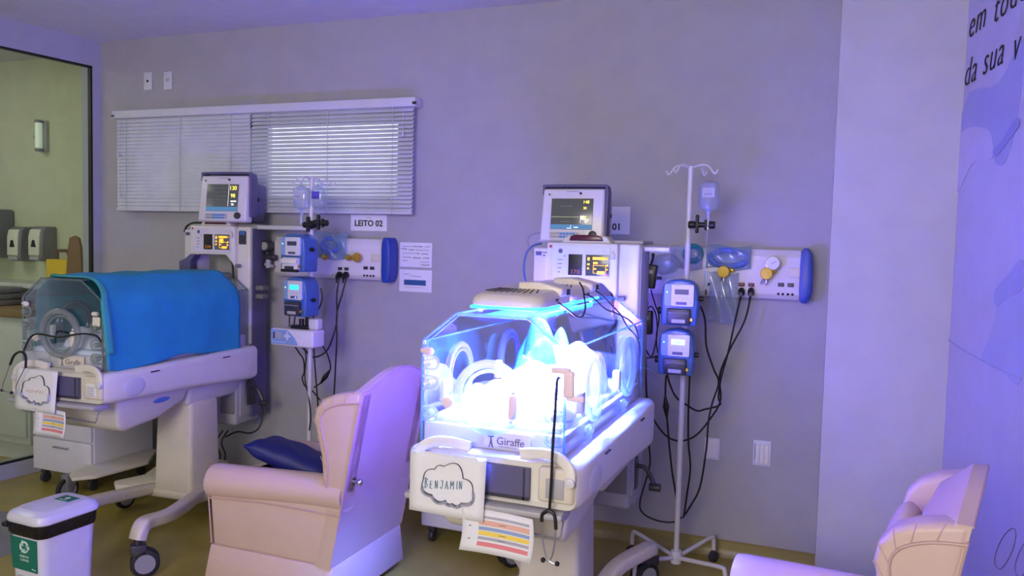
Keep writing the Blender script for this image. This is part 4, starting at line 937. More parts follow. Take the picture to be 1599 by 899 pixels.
def iv_bag(label, x, y, ztop, kind='bottle', w=.040, h=.125):
    t = thing('infusion_bag', label, 'infusion bag', (x, y, ztop-h-.03))
    prof = [(.006, -.035), (.010, -.03), (.011, -.005), (.018, .004), (w*.8, .012), (w, .03), (w, h*.82), (w*.85, h*.95), (w*.35, h), (.006, h+.004)]
    b = MB(); b.lathe(prof, (0, 0, .03), n=24)
    for v in b.bm.verts: v.co.y *= .62
    b.build('bag', 'fluid' if kind != 'violet' else 'clear', t)
    b = MB(); b.tube([(0, 0, h+.03), (.004, 0, h+.045), (0, 0, h+.055), (-.004, 0, h+.045), (0, 0, h+.03)], .002, 6, sm=3); b.build('hanging_loop', 'clear', t)
    b = MB(); b.box(-w*.6, w*.6, -w*.63, -w*.60, h*.45+.03, h*.78+.03, .0005); l = b.build('label', 'violet' if kind == 'violet' else 'paperb', t)
    b = MB(); b.tube([(-w*.4+i*.004, -w*.64, h*.56+.03+random.uniform(-.003, .003)) for i in range(9)], .0011, 4, sm=2); b.build('handwriting', 'ink', l)
    b = MB(); b.cyl((0, 0, -.05), (0, 0, -.005), .010); b.cyl((0, 0, -.045), (0, 0, -.015), .013); b.build('drip_chamber', 'clear', t)
    return t
q = at(1107, 320, PY-.03); iv_bag('clear infusion bottle hanging from the near pole', q.x, PY-.03, at(1107, 283, PY-.03).z, w=.045, h=.135)
q = at(471, 290, QY-.03); iv_bag('left clear infusion bag hanging in front of the blind', q.x, QY-.03, at(471, 291, QY-.03).z, w=.05, h=.13)
q = at(497, 290, QY-.03); iv_bag('right infusion bag with a violet label, in front of the blind', q.x, QY-.03, at(497, 291, QY-.03).z, 'violet', w=.042, h=.125)
def pole_clamp(label, px, py, Y, L_=.10):
    q = at(px, py, Y); t = thing('pole_clamp', label, 'clamp', tuple(q))
    b = MB(); b.cyl((-L_/2, 0, 0), (L_/2, 0, 0), .012, bev=.003); b.cyl((-L_/2-.01, 0, 0), (-L_/2+.02, 0, 0), .017, bev=.004); b.cyl((L_/2-.02, 0, 0), (L_/2+.008, 0, 0), .017, bev=.004); b.build('barrel', 'black', t)
    b = MB(); b.box(-L_*.2-.008, -L_*.2+.006, -.012, .012, -.038, .045, .005); b.box(L_*.12, L_*.22, -.014, .014, -.024, .024, .004); b.build('screw_handle', 'black', t)
pole_clamp('black clamp on the near infusion pole below the bottle', 1096, 351, PY-.03)
pole_clamp('left black clamp under the two infusion bags', 484, 351, QY-.03, .06)
pole_clamp('right black clamp under the two infusion bags', 501, 348, QY-.04, .07)

# cables and tubes -------------------------------------------------
def cable(label, pts, r=.0045, m='cable', name='cable', category='cable', bead=None):
    P = []
    for p in pts:
        P.append(at(p[0], p[1], p[2]) if len(p) == 3 else Vector(p[:3]))
    b = MB(); b.tube(P, r, 7, sm=7)
    if bead is not None:
        c = P[bead]; d = (P[min(bead+1, len(P)-1)]-P[bead-1]).normalized()
        b.cyl(c-d*.05, c, .005, .015, n=10); b.cyl(c, c+d*.05, .015, .005, n=10)
    return tag(b.build(name, m), label, category)
cable('black power cable from the left plug down and back up behind the near pole', [(1157, 462, 3.92), (1148, 500, 3.90), (1137, 550, 3.88), (1126, 590, 3.86), (1122, 620, 3.86), (1124, 632, 3.85), (1100, 639, 3.82), (1088, 641, 3.80), (1072, 632, 3.76), (1056, 620, 3.74), (1046, 600, 3.68), (1042, 584, 3.66)])
cable('black power cable from the right plug hanging in a long loop to the near tower', [(1172, 462, 3.92), (1163, 500, 3.90), (1140, 545, 3.88), (1124, 585, 3.87), (1125, 625, 3.86), (1108, 655, 3.84), (1086, 680, 3.80), (1062, 688, 3.78), (1040, 680, 3.75), (1018, 650, 3.65), (1010, 620, 3.6), (1008, 560, 3.58), (1006, 524, 3.56)])
cable('black cable with an inline bead dropping from the lower near pump', [(1040, 586, 3.66), (1039, 610, 3.66), (1040, 635, 3.66), (1043, 670, 3.68), (1046, 705, 3.70), (1050, 740, 3.72), (1055, 770, 3.74), (1058, 800, 3.76)], bead=2)
cable('black cable falling straight from the near pumps beside the pole', [(1077, 586, 3.66), (1075, 640, 3.68), (1075, 690, 3.70), (1078, 730, 3.72), (1073, 770, 3.74), (1068, 805, 3.75)])
cable('black cable swinging out right of the near pole down to the floor', [(1094, 478, 3.72), (1101, 500, 3.74), (1103, 540, 3.78), (1114, 575, 3.80), (1122, 597, 3.82), (1112, 630, 3.80), (1106, 660, 3.78), (1103, 700, 3.76), (1093, 760, 3.76), (1078, 790, 3.76), (1066, 808, 3.76)])
cable('black floor cable looping from the near tower foot to the near pole', [(1000, 612, 3.60), (1008, 650, 3.62), (1014, 700, 3.66), (1014, 730, 3.70), (1000, 780, 3.74), (1003, 800, 3.76), (1025, 812, 3.80), (1050, 815, 3.82), (1064, 808, 3.80)], .004)
cable('black cable bundle behind the near tower', [(1011, 452, 3.60), (1006, 480, 3.60), (1004, 540, 3.60), (1003, 590, 3.60), (1005, 640, 3.62)], .006)
cable('thin black cable beside the upper power adapter', [(1016, 452, 3.60), (1023, 475, 3.62), (1029, 495, 3.64), (1025, 525, 3.64), (1028, 552, 3.64), (1040, 560, 3.66)], .003)
cable('thin black cable curling over the lower power adapter', [(1010, 486, 3.58), (1016, 478, 3.58), (1024, 490, 3.60), (1026, 520, 3.62), (1018, 556, 3.62), (1008, 545, 3.60)], .003)
cable('thin black lead crossing from the near pump to the tower', [(1044, 566, 3.62), (1032, 556, 3.62), (1018, 558, 3.60), (1005, 560, 3.58), (1000, 566, 3.56)], .003)
cable('thin clear tube curving out of the near canopy', [(1000, 573, 3.35), (1018, 578, 3.40), (1028, 590, 3.45)], .0025, 'clear', 'tube', 'tube')
# lamp leads
cable('thin black lead looping from the front phototherapy lamp', [(858, 469, 2.52), (868, 470, 2.5), (885, 482, 2.5), (900, 494, 2.5), (909, 494, 2.55), (914, 480, 2.6), (912, 462, 2.62), (910, 450, 2.66), (905, 441, 2.7)], .003)
cable('thin black lead from the rear phototherapy lamp to the canopy rear', [(912, 459, 2.80), (925, 464, 2.85), (945, 482, 2.95), (965, 490, 3.05), (985, 502, 3.18), (996, 520, 3.3), (1000, 560, 3.42)], .003)
cable('second thin black lead from the rear phototherapy lamp', [(926, 450, 2.95), (945, 466, 3.0), (968, 490, 3.08), (980, 510, 3.15), (995, 528, 3.3), (1003, 560, 3.48)], .003)
cable('black power cable from the left plug of the left panel down behind the armchair', [(530, 434, 3.92), (526, 460, 3.90), (526, 500, 3.88), (520, 525, 3.86), (512, 545, 3.82), (500, 555, 3.78), (486, 557, 3.74), (478, 548, 3.70), (470, 540, 3.68)], .0045)
cable('black power cable from the right plug of the left panel hanging straight down', [(541, 434, 3.92), (534, 460, 3.90), (526, 490, 3.90), (526, 530, 3.88), (524, 570, 3.88), (522, 610, 3.88), (519, 640, 3.88)], .0045)
cable('black lead hanging left of the lower far pump', [(452, 488, 3.66), (452, 500, 3.66), (452, 514, 3.66)], .004)
cable('black lead hanging from the middle of the lower far pump', [(461, 488, 3.66), (460, 500, 3.66), (458, 514, 3.66)], .004)
cable('thick black lead under the lower far pump', [(479, 488, 3.66), (479, 500, 3.66), (479, 514, 3.66)], .009)
cable('black lead curving from the side of the lower far pump', [(501, 450, 3.68), (503, 465, 3.68), (499, 480, 3.68), (490, 494, 3.68), (486, 512, 3.68)], .0045)
cable('black cable crossing below the syringe pump', [(460, 540, 3.68), (468, 552, 3.70), (474, 562, 3.72), (475, 580, 3.74), (472, 590, 3.74), (476, 602, 3.74), (486, 608, 3.76), (500, 625, 3.78)], .004)
cable('black cable running down beside the far pole', [(474, 540, 3.72), (478, 556, 3.72), (476, 590, 3.72), (482, 620, 3.70), (485, 650, 3.70), (483, 672, 3.70)], .004)
cable('black cable with an inline bead right of the far pole', [(504, 540, 3.72), (512, 555, 3.74), (516, 575, 3.76), (508, 588, 3.76), (500, 598, 3.76), (490, 605, 3.74)], .004, bead=3)
cable('black cable dropping right of the far pole to behind the armchair', [(490, 540, 3.72), (491, 560, 3.72), (494, 600, 3.74), (497, 640, 3.76)], .004)
for p0, lab in (((338, 683), 'left thin black cable hanging behind the far incubator column'), ((346, 680), 'right thin black cable hanging behind the far incubator column')):
    cable(lab, [(p0[0]+10, 672, 3.80), (p0[0], 690, 3.80), (p0[0]+6, 712, 3.82), (p0[0]-2, 730, 3.84)], .004)
cable('black cable draped under the far tower', [(408, 622, 3.86), (410, 650, 3.86), (404, 668, 3.84), (390, 676, 3.82), (370, 674, 3.80), (352, 682, 3.80)], .005)
cable('black lead hooked over the left top of the far tower', [(288, 362, 3.84), (292, 353, 3.84), (302, 348, 3.84), (316, 348, 3.84)], .006)
cable('coiled grey cable lying on the floor behind the far incubator column', [(308, 800, 3.6), (318, 794, 3.62), (330, 797, 3.62), (326, 804, 3.6), (312, 803, 3.6), (318, 796, 3.62), (332, 801, 3.62)], .006, 'lgrey')
cable('thin blue hose arching beside the left edge of the near tower', [(822, 445, 3.55), (818, 420, 3.55), (822, 396, 3.55), (832, 384, 3.55), (846, 380, 3.55)], .005, 'pumpb', 'hose', 'hose')
cable('thin pale hose arching behind the near tower', [(842, 402, 3.45), (826, 384, 3.47), (828, 368, 3.5), (852, 362, 3.55), (868, 366, 3.56)], .004, 'clear', 'hose', 'hose')
cable('thin infusion line from the near bottle to the pump', [(1106, 335, 3.68), (1104, 370, 3.68), (1101, 420, 3.68), (1098, 450, 3.66)], .002, 'clear', 'tube', 'tube')
# small syringe style item beside upper near pump
q = at(1103, 440, 3.68); t = thing('infusion_syringe', 'slim white syringe hanging beside the upper near pump', 'syringe', tuple(q))
b = MB(); b.cyl((0, 0, -.035), (0, 0, .05), .008); b.build('barrel', 'clear', t)
b = MB(); b.cyl((0, 0, -.06), (0, 0, -.035), .004); b.cyl((0.006, 0, -.01), (.016, 0, -.01), .006); b.build('plunger', 'black', t)
def adapter(label, px0, py0, px1, py1, Y, tilt=0):
    a, c = at(px0, py0, Y), at(px1, py1, Y); t = thing('power_adapter', label, 'power adapter', ((a.x+c.x)/2, Y, c.z), 0); w, h = c.x-a.x, a.z-c.z
    X = T(0, 0, h/2) @ Matrix.Rotation(tilt, 4, 'Y') @ T(0, 0, -h/2)
    b = MB(); b.box(-w/2, w/2, -.022, .022, 0, h, .006, X=X); b.build('case', 'black', t)
    b = MB(); b.box(-w*.25, -w*.02, -.024, -.022, h*.62, h*.78, X=X); b.box(w*.02, w*.27, -.024, -.022, h*.62, h*.78, X=X); b.build('label', 'lgrey', t)
    b = MB(); b.tube([X @ Vector((0, 0, h)), X @ Vector((.004, 0, h+.03)), X @ Vector((.0, 0, h+.05))], .006, 8); b.build('cord_end', 'black', t)
adapter('upper black power adapter hanging beside the near tower', 1004, 412, 1024, 450, 3.56, .12)
adapter('lower black power adapter hanging beside the near tower', 998, 484, 1018, 522, 3.56)
# little clear and violet items by the near side shelf
q = at(1040, 412, 3.66); t = thing('plastic_pouch', 'crumpled violet-lit pouch of clear tubing under the near side shelf', 'pouch', tuple(q))
b = MB(); b.grid(mound(0, 0, .06, .05, .05, 0, 44, fold=.01), 30, 14)
for v in b.bm.verts: v.co = Vector((v.co.x, -v.co.z, v.co.y))
b.build('film', 'blueclear', t)
q = at(1030, 392, 3.55); t = thing('tape_roll', 'small white tape roll on the near side shelf', 'tape', tuple(at(1003, 391, 3.58)))
b = MB(); b.cyl((0, 0, 0), (0, 0, .02), .020, bev=.003); b.build('roll', 'clear', t)

# ================================================================== WING ARMCHAIR
def armchair(label, loc, rot, group=None):
    t = thing('wing_armchair', label, 'armchair', loc, rot, group)
    HWc = .285
    def bx(z): return .330+.185*max(0, z-.20)       # rear plane of the back at height z
    b = MB(); b.hexa([(-.28, -HWc+.01, .20), (.325, -HWc+.01, .20), (.325, HWc-.01, .20), (-.28, HWc-.01, .20), (-.295, -HWc, .47), (bx(.47), -HWc, .47), (bx(.47), HWc, .47), (-.295, HWc, .47)], .018, 3); b.build('body', 'pink', t)
    b = MB(); b.hexa([(-.312, -HWc-.012, .035), (.345, -HWc-.012, .035), (.345, HWc+.012, .035), (-.312, HWc+.012, .035), (-.287, -HWc+.004, .205), (.334, -HWc+.004, .205), (.334, HWc-.004, .205), (-.287, HWc-.004, .205)], .008, 2); b.build('skirt', 'pink', t)
    for x in (-.27, .27):
        for y in (-.22, .22):
            b = MB(); b.cyl((x, y, 0), (x, y, .05), .02); b.build('foot', 'dgrey', t)
    b = MB(); b.box(-.31, .26, -.155, .155, .33, .47, .045, 4); b.build('seat_cushion', 'pink', t)
    for s in (-1, 1):
        b = MB(); rings = []
        for x, k, dz in ((-.305, .35, -.03), (-.315, .72, -.03), (-.308, .95, -.028), (-.285, 1, -.028), (-.17, 1, -.022), (.0, .97, -.012), (.2, .95, -.002), (bx(.5)-.01, .95, .002)):
            cz, cy = .497+dz, s*.232; rings.append([(x, cy+.072*k*math.cos(a), cz+(.078 if math.sin(a) > 0 else .072)*k*math.sin(a)) for a in [2*PI*i/20 for i in range(20)]])
        b.loft(rings); ar = b.build('armrest', 'pink', t)
        b = MB(); b.tube([(-.29, s*(HWc+.002), .41), (0, s*(HWc+.003), .428), (bx(.43), s*(HWc+.002), .426)], .0035, 6); b.build('piping', 'seam', ar)
        b = MB(); b.tube([(-.293, s*(HWc+.0), .42), (-.288, s*(HWc-.004), .32), (-.283, s*(HWc-.008), .21)], .0035, 6); b.build('piping', 'seam', ar)
        # wing
        prof = [(0, .50), (.115, .50), (.118, .58), (.140, .66), (.178, .745), (.205, .81), (.203, .855), (.175, .895), (.125, .918), (.06, .932), (0, .94)]
        def wp(u, z): return (bx(z)-u, z)
        yo, yi = s*(HWc+.003), s*(HWc-.092)
        pts = [wp(u, z) for u, z in prof]
        b = MB(); b.prism(pts, 'y', min(yo, yi), max(yo, yi), .020, 4); wg = b.build('wing', 'pink', t)
        inner = [(.0, .535), (.085, .535), (.09, .60), (.108, .67), (.143, .75), (.163, .81), (.155, .845), (.125, .868), (.07, .885), (0, .893)]
        ip = [(wp(u, z)[0], yo+s*.002, z) for u, z in inner]
        b = MB(); b.tube(ip[1:], .004, 6, sm=3); b.build('piping', 'seam', wg)
        for k in range(1, len(inner)-1):
            a_ = ip[k]; u, z = prof[k+ (1 if k < 9 else 0)]; e = (wp(u, z)[0], yo-s*.004, z)
            b = MB(); b.tube([a_, ((a_[0]+e[0])/2, yo+s*.001, (a_[2]+e[2])/2), e], .0016, 5, sm=2); b.build('pleat', 'seam', wg)
        b = MB(); b.tube([(bx(z)-.001, yo+s*.001, z) for z in (.21, .5, .7, .90)], .0035, 6, sm=0); b.build('piping', 'seam', wg)
    # backrest with humped top
    b = MB(); rings = []
    n = 24
    def top(y): return .935+.068*math.cos(PI*y/(2*HWc))**1.2 if abs(y) < HWc else .935
    t_ = bmesh.new(); F, R = [], []
    rows = 12
    def P(y, v, front):
        z = .20+(top(y)-.20)*v; x = bx(z)
        e = max(.04, .135*math.sqrt(max(0, 1-(max(0, v-.82)/.18)**2))*(1-.5*abs(y/HWc)**10))
        return (x-(e if front else 0)+(.004 if front else 0), y, z)
    ys = [-HWc+2*HWc*i/n for i in range(n+1)]
    sections = []
    for y in ys:
        yy = max(-HWc+.001, min(HWc-.001, y)); sec = [P(yy, j/rows, False) for j in range(rows+1)]+[P(yy, j/rows, True) for j in range(rows, -1, -1)]
        sections.append(sec)
    b.loft(sections); bk = b.build('backrest', 'pink', t)
    b = MB(); b.sph((bx(.64)-.13, 0, .64), 1, (.075, .205, .24), n=24); b.build('back_cushion', 'pink', bk)
    b = MB(); b.tube([(bx(top(y))+.001, y, top(y)-.002) for y in [max(-HWc+.002, min(HWc-.002, v)) for v in ys]], .0035, 6, sm=0); b.build('piping', 'seam', bk)
    b = MB(); b.cyl((bx(.56), -.235, .56), (bx(.56)+.025, -.235, .56), .007); b.sph((bx(.56)+.032, -.235, .56), .014); b.cyl((bx(.56)-.0, -.235, .56), (bx(.56)+.006, -.235, .56), .017); b.build('recline_knob', 'chrome', bk)
    return t
armchair('pink wing armchair between the two incubators with a blue pillow on its seat', (-2.135, 2.975, 0), 0)
armchair('pink wing armchair cut off at the bottom right corner beside the mural', (-.008, 2.38, 0), math.radians(-12)).scale = (.88, 1, 1)
# pillow
t = thing('pillow', 'dark blue vinyl pillow leaning on the seat of the armchair between the incubators', 'pillow', (-2.18, 2.95, .47), 0)
X = T(.03, 0, .075) @ Matrix.Rotation(math.radians(16), 4, 'Y') @ Matrix.Rotation(math.radians(-14), 4, 'X') @ Matrix.Rotation(.25, 4, 'Z')
def pil(sgn):
    def f(u, v):
        a, c = u*2-1, v*2-1; k = max(0, (1-a**4)*(1-c**4))**.55; pinch = 1-.10*(1-abs(a*c))*(abs(a)**3+abs(c)**3)*.6
        return tuple(X @ Vector((a*.215*pinch, c*.16*pinch, sgn*(.055*k+.004*math.sin(a*9+c*5)*k))))
    return f
b = MB(); b.grid(pil(1), 26, 20); b.grid(pil(-1), 26, 20); bmesh.ops.remove_doubles(b.bm, verts=b.bm.verts, dist=.0005); bmesh.ops.recalc_face_normals(b.bm, faces=b.bm.faces); b.build('cover', 'navy', t, sharp=70)
b = MB(); rim = [X @ Vector((a, c, 0)) for a, c in ((-.213, -.158), (0, -.146), (.213, -.158), (.198, 0), (.213, .158), (0, .146), (-.213, .158), (-.198, 0))]; b.tube(rim, .003, 6, closed=True, sm=1); b.build('seam', 'navy', t)

# ================================================================== DRAWER CARTS, TROLLEY BASE, BIN
def cart(label, x0, x1, y0, y1, h, group=None):
    t = thing('drawer_cart', label, 'cabinet', ((x0+x1)/2, (y0+y1)/2, 0), 0, group); w, d = (x1-x0)/2, (y1-y0)/2
    b = MB(); b.box(-w, w, -d+.018, d, .085, h, .006); b.build('carcass', 'white2', t)
    for z0, z1 in ((.095, h*.5), (h*.5+.01, h-.03)):
        b = MB(); b.box(-w+.008, w-.008, -d, -d+.018, z0, z1, .004); f = b.build('drawer', 'white2', t)
        b = MB(); b.box(-.06, .06, -d-.014, -d, (z0+z1)/2+.05, (z0+z1)/2+.06, .003); b.build('handle', 'metal', f)
    b = MB(); b.box(-w-.008, w+.008, -d-.008, d+.004, h, h+.022, .005); b.build('top', 'white2', t)
    for sx_ in (-1, 1):
        for sy_ in (-1, 1):
            b = MB(); cx_, cy_ = sx_*(w-.05), sy_*(d-.05); b.cyl((cx_-.012, cy_, .032), (cx_+.012, cy_, .032), .032, bev=.003); b.cyl((cx_, cy_, .03), (cx_, cy_, .09), .010); b.box(cx_-.018, cx_+.018, cy_-.02, cy_+.02, .06, .086, .004); b.build('castor', 'dgrey', t)
    return t
cart('cream drawer cart on small castors behind the far incubator', -4.44, -3.95, 3.42, 3.88, .58)
cart('white drawer cart on small castors behind the near incubator', -1.86, -1.38, 3.56, 4.00, .56)
t = thing('trolley_base', 'cream wheeled base with two flat arms behind the far incubator legs', 'trolley', (-3.78, 3.6, 0), 0)
def arm(pts, z0, z1):
    P = [atz(px, py, z1) for px, py in pts]; b = MB(); b.prism([(p.x, p.y) for p in P], 'z', z0, z1, .008, 2); b.build('arm', 'offw', t, world=True)
arm([(108, 738), (165, 708), (245, 700), (232, 720), (150, 742), (112, 746)], .150, .172)
arm([(178, 750), (225, 740), (250, 722), (300, 720), (300, 735), (250, 748), (200, 757), (180, 757)], .150, .180)
b = MB(); b.box(-3.55, -3.25, 3.66, 3.78, .10, .20, .02); b.build('hub', 'offw', t, world=True)
for px, py, s_ in ((105, 764, 1), (196, 774, 1)):
    q = atz(px, py, .068); b = MB(); b.cyl((q.x-.012, q.y, .068), (q.x+.012, q.y, .068), .068, n=28, bev=.004, mi=0); b.cyl((q.x-.015, q.y, .068), (q.x+.015, q.y, .068), .050, n=24, mi=1); w_ = b.build('wheel', ['tyre', 'hub'], t, world=True)
    b = MB(); b.prism([(q.y-.02, .155), (q.y+.06, .155), (q.y+.04, .09), (q.y+.01, .055), (q.y-.015, .06)], 'x', q.x-.024, q.x+.024, .005, 2); b.build('fork', 'grey', t, world=True)

t = thing('pedal_bin', 'white pedal bin with black liner and green recycling label at the lower left', 'bin', (-2.83, 2.27, 0), math.radians(-3)); t.scale = (.77, .77, .74)
bw, bd = .135, .17
def rr2(w, d, y0, r, z): return [(x, y+y0, z) for x, y in rrect(-w, w, -d, d, r, 6)]
b = MB(); b.loft([rr2(bw*.80, bd*.82, 0, .04, .0), rr2(bw*.81, bd*.83, 0, .045, .012), rr2(bw*.92, bd*.93, 0, .05, .44), rr2(bw*.95, bd*.95, 0, .05, .50)]); bo = b.build('bucket', 'bin', t)
b = MB(); b.loft([rr2(bw*.97, bd*.97, 0, .05, .485), rr2(bw*1.01, bd*1.01, -.002, .052, .50), rr2(bw*1.04, bd*1.03, -.004, .055, .555), rr2(bw*1.0, bd*1.0, 0, .055, .56)]); b.box(-bw*1.1, -bw*.8, -bd*1.06, -bd*.8, .52, .545, .008); b.build('liner', 'bag', t)
b = MB(); b.loft([rr2(bw*1.04, bd*1.04, 0, .06, .556), rr2(bw*1.08, bd*1.06, 0, .062, .562), rr2(bw*1.08, bd*1.06, 0, .062, .580), rr2(bw*1.02, bd*1.01, 0, .062, .600), rr2(bw*.92, bd*.92, .0, .06, .607), rr2(bw*.80, bd*.84, .005, .055, .618), rr2(bw*.74, bd*.80, .008, .05, .619)])
ld = b.build('lid', 'bin', t)
b = MB(); b.box(-.045, .062, .035, .105, .6185, .6205, .0005); ll = b.build('lid_label', 'green', ld)
b = MB(); b.cyl((.008, .075, .6205), (.008, .075, .6212), .014); b.box(-.02, .035, .045, .050, .6205, .6212); b.build('lid_label_mark', 'lblw', ll)
yf = -bd*.915
def onfront(z): return -bd*(.83+.10*(z/.44))-.0015
b = MB(); b.hexa([(-.098, onfront(.30)-.001, .30), (.088, onfront(.30)-.001, .30), (.088, onfront(.30)+.002, .30), (-.098, onfront(.30)+.002, .30), (-.106, onfront(.475)-.001, .475), (.094, onfront(.475)-.001, .475), (.094, onfront(.475)+.002, .475), (-.106, onfront(.475)+.002, .475)]); fl_ = b.build('front_label', 'green', t)
b = MB(); yy = onfront(.42)-.003
for k in range(3):
    a = k*2*PI/3+.5; b.tube([(.004+.028*math.cos(a+s_*1.3), yy, .430+.028*math.sin(a+s_*1.3)) for s_ in (0, .3, .6, 1)], .0055, 6, sm=2)
    a2 = a+1.45; b.prism([(.004+.040*math.cos(a2), .430+.040*math.sin(a2)), (.004+.016*math.cos(a2), .430+.016*math.sin(a2)), (.004+.030*math.cos(a2+.55), .430+.030*math.sin(a2+.55))], 'y', yy-.002, yy+.002)
    b.tube([(.004+.010*math.cos(a), yy, .43+.010*math.sin(a)), (.004+.022*math.cos(a), yy, .43+.022*math.sin(a))], .003, 5, sm=0)
b.text('RESÍDUO', .017, T(0, onfront(.375)-.003, .372) @ FR, align='CENTER'); b.text('COMUM', .017, T(0, onfront(.35)-.003, .352) @ FR, align='CENTER')
b.cyl((.055, onfront(.315)-.002, .318), (.055, onfront(.315)+.001, .318), .004); b.box(.062, .08, onfront(.315)-.002, onfront(.315)+.001, .314, .318); b.build('label_print', 'lblw', fl_)
b = MB(); b.box(-.07, .06, -bd*.95, -bd*.78, .09, .27, .02); b.build('pedal_recess', 'lgrey', t)
b = MB(); b.box(-.055, .045, -bd*1.15, -bd*.8, .03, .05, .008); b.build('pedal', 'black', t)

# ================================================================== SIGNS ON THE INCUBATORS
def cloud(b, cx, cz, w, h, y, r, mi=0, dy=0, lower=False):
    A = [(-.50, -.02), (-.28, .20), (-.10, .28), (.30, .10), (.50, -.10), (.28, -.36), (.10, -.40), (-.04, -.36), (-.32, -.30)]
    bul = [.26, .24, .42, .26, .34, .26, .28, .26, .36]
    pts = []
    n = len(A)
    for i in range(n):
        p, q = Vector(A[i]), Vector(A[(i+1) % n]); d = q-p; nn = Vector((-d.y, d.x)); 
        for k in range(8):
            s_ = k/8; m_ = p+d*s_+nn*(4*s_*(1-s_))*bul[i]; pts.append((cx+m_.x*w, y+dy, cz+m_.y*h))
    if lower: pts = [(x_+.012*w, y_, z_-.03*h) for x_, y_, z_ in pts if z_ < cz-.10*h]
    b.tube(pts, r, 5, closed=not lower, sm=0, mi=mi)
def sign(label, I, x0, x1, z0, z1, y, name, bend=.02, skew=0):
    t = thing('name_sign', label, 'sign', (I @ Vector(((x0+x1)/2, y, z0))).to_tuple()); 
    def f(u, v): return tuple(I @ Vector((x0+(x1-x0)*u+skew*(1-v), y-.004-bend*(1-v)*(.3+.7*u)*.8, z0+(z1-z0)*v-.012*u*(v < .5)*0)))
    b = MB(); b.grid(f, 8, 8); o = b.build('sheet', 'paper', t, world=True); o.modifiers.new('thickness', 'SOLIDIFY').thickness = .0008
    return t, f
t, f = sign('paper sign with a cloud and the name BENJAMIN on the near incubator', I1, -.238, .020, .697, .888, -.650, 'x')
def onsheet(mb, f, x0, x1, z0, z1):      # lay flat marks (x, z in 0..1) on the sheet
    for v in mb.bm.verts:
        q = Vector(f(v.co.x, v.co.z)); n_ = .0012+v.co.y; v.co = Vector((q.x, q.y-n_, q.z))
b = MB(); cloud(b, .52, .56, .66, .84, 0, .0045); onsheet(b, f, 0, 1, 0, 1)
b.build('cloud_outline', 'dgrey', t, world=True)
b = MB(); cloud(b, .52, .56, .66, .84, 0, .014, lower=True); onsheet(b, f, 0, 1, 0, 1); b.build('cloud_shadow', 'paperb', t, world=True)
b = MB()
strokes = {'B': [[(0, 0), (0, 1)], [(0, 1), (.5, .85), (.1, .55)], [(.1, .55), (.6, .3), (0, 0)]], 'E': [[(.5, .9), (0, .9), (0, 0), (.5, 0)], [(0, .5), (.4, .5)]], 'N': [[(0, 0), (0, 1), (.5, 0), (.5, 1)]], 'J': [[(.1, 1), (.6, 1)], [(.5, 1), (.48, .2), (.25, 0), (-.05, .2)]], 'A': [[(0, 0), (.3, 1), (.6, 0)], [(.1, .4), (.5, .4)]], 'M': [[(0, 0), (.05, 1), (.35, .4), (.65, 1), (.7, 0)]], 'I': [[(.2, 0), (.2, 1)]]}
x = .215
for i, ch in enumerate('BENJAMIN'):
    b = MB()
    for st in strokes[ch]: b.tube([(x+u*.058, 0, .40+.010*i+v*(.13 if i else .17)) for u, v in st], .0034, 5, sm=0)
    onsheet(b, f, 0, 1, 0, 1); b.build('letter', 'inkb', t, world=True); x += {'M': .074, 'I': .044}.get(ch, .068)
t, f = sign('paper sign with a cloud and faint writing on the far incubator', I2, -.20, .055, .70, .895, -.650, 'x', skew=-.005)
b = MB(); cloud(b, .52, .56, .66, .84, 0, .0045); onsheet(b, f, 0, 1, 0, 1); b.build('cloud_outline', 'dgrey', t, world=True)
b = MB(); cloud(b, .52, .56, .66, .84, 0, .014, lower=True); onsheet(b, f, 0, 1, 0, 1); b.build('cloud_shadow', 'paperb', t, world=True)
b = MB(); rr = random.Random(3); b.tube([(.28+i*.016, 0, .48+rr.uniform(-.045, .06)) for i in range(28)], .004, 5, sm=2); onsheet(b, f, 0, 1, 0, 1); b.build('handwriting', 'inkp', t, world=True)
def chart(label, I, x0, x1, z0, z1, y):
    t = thing('colour_chart', label, 'chart', (I @ Vector(((x0+x1)/2, y, z0))).to_tuple())
    def f(u, v): return tuple(I @ Vector((x0+(x1-x0)*u+.008*math.sin(v*3), y-.01+.012*math.sin(u*3)-.012*(1-v), z0+(z1-z0)*v-.006*u)))
    b = MB(); b.grid(f, 8, 6); o = b.build('sheet', 'paper', t, world=True); o.modifiers.new('thickness', 'SOLIDIFY').thickness = .0008
    for m_, v0, v1 in (('s_gr', .80, .86), ('s_or', .64, .76), ('s_bl', .53, .61), ('s_ye', .41, .51), ('s_gr', .31, .38), ('s_re', .16, .26)):
        b = MB(); b.grid(lambda u, v: (.22+.72*u, .0, v0+(v1-v0)*v), 8, 2); onsheet(b, f, 0, 1, 0, 1); b.build('colour_bar', m_, t, world=True)
    b = MB()
    for u in (.55,):
        for v in (.70, .46, .34): b.grid(lambda a, c: (u-.05+.1*a, .001, v-.008+.016*c), 2, 1)
    for v in (.60, .30): b.grid(lambda a, c: (.09+.03*a, .001, v-.012+.024*c), 2, 1)
    onsheet(b, f, 0, 1, 0, 1); b.build('print', 'grey', t, world=True)
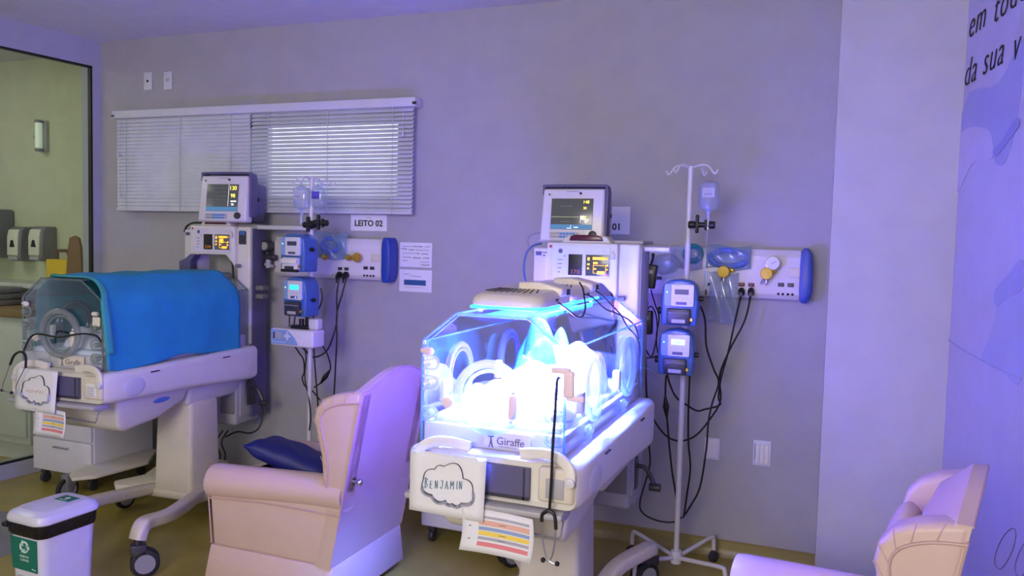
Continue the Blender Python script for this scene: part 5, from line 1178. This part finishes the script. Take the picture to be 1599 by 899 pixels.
chart('paper chart with coloured bars hanging below the near incubator name sign', I1, -.055, .175, .605, .735, -.655)
chart('paper chart with coloured bars hanging below the far incubator cloud sign', I2, -.075, .105, .60, .72, -.655)

# ================================================================== STETHOSCOPES
def steth(label, tube, yoke, ears, tips, name='stethoscope'):
    a = at(*tube[0]); t = thing('stethoscope', label, 'stethoscope', tuple(at(*yoke[len(yoke)//2])))
    b = MB(); b.tube([at(*p) for p in tube], .0045, 8, sm=6); b.build('tube', 'black', t, world=True)
    b = MB(); b.tube([at(*p) for p in yoke], .0055, 8, sm=6); b.build('yoke', 'black', t, world=True)
    for e in ears:
        b = MB(); b.tube([at(*p) for p in e], .0024, 8, sm=6); b.build('ear_tube', 'metal', t, world=True)
    for p in tips:
        b = MB(); b.sph(at(*p), .0075); b.build('ear_tip', 'black', t, world=True)
    return t
Ys = 2.195
steth('black stethoscope hanging down the front of the near incubator', [(874, 590, 2.262), (870, 595, 2.24), (867, 640, 2.215), (863, 700, Ys), (861, 750, Ys), (858, 797, Ys)],
      [(846, 814, Ys), (847, 803, Ys), (857, 797, Ys), (866, 805, Ys), (868, 826, Ys)],
      [[(846, 812, Ys), (847, 840, Ys), (852, 866, Ys), (858, 876, Ys), (866, 880, Ys)], [(868, 822, Ys), (866, 850, Ys), (860, 872, Ys), (850, 876, Ys)]], [(848, 874, Ys), (870, 880, Ys)])
Yt = 2.60
steth('black stethoscope draped across the front of the far incubator', [(158, 534, 2.70), (150, 524, 2.69), (128, 521, 2.68), (105, 524, 2.67), (88, 526, 2.66), (60, 521, 2.65), (48, 526, 2.64), (42, 536, 2.63), (37, 548, 2.62)],
      [(16, 569, Yt), (22, 555, Yt), (32, 549, Yt), (40, 556, Yt), (40, 574, Yt)],
      [[(16, 567, Yt), (10, 585, Yt), (4, 602, Yt), (6, 610, Yt), (16, 612, Yt)], [(40, 572, Yt), (30, 592, Yt), (25, 604, Yt), (26, 616, Yt)]], [(3, 609, Yt), (18, 613, Yt)])
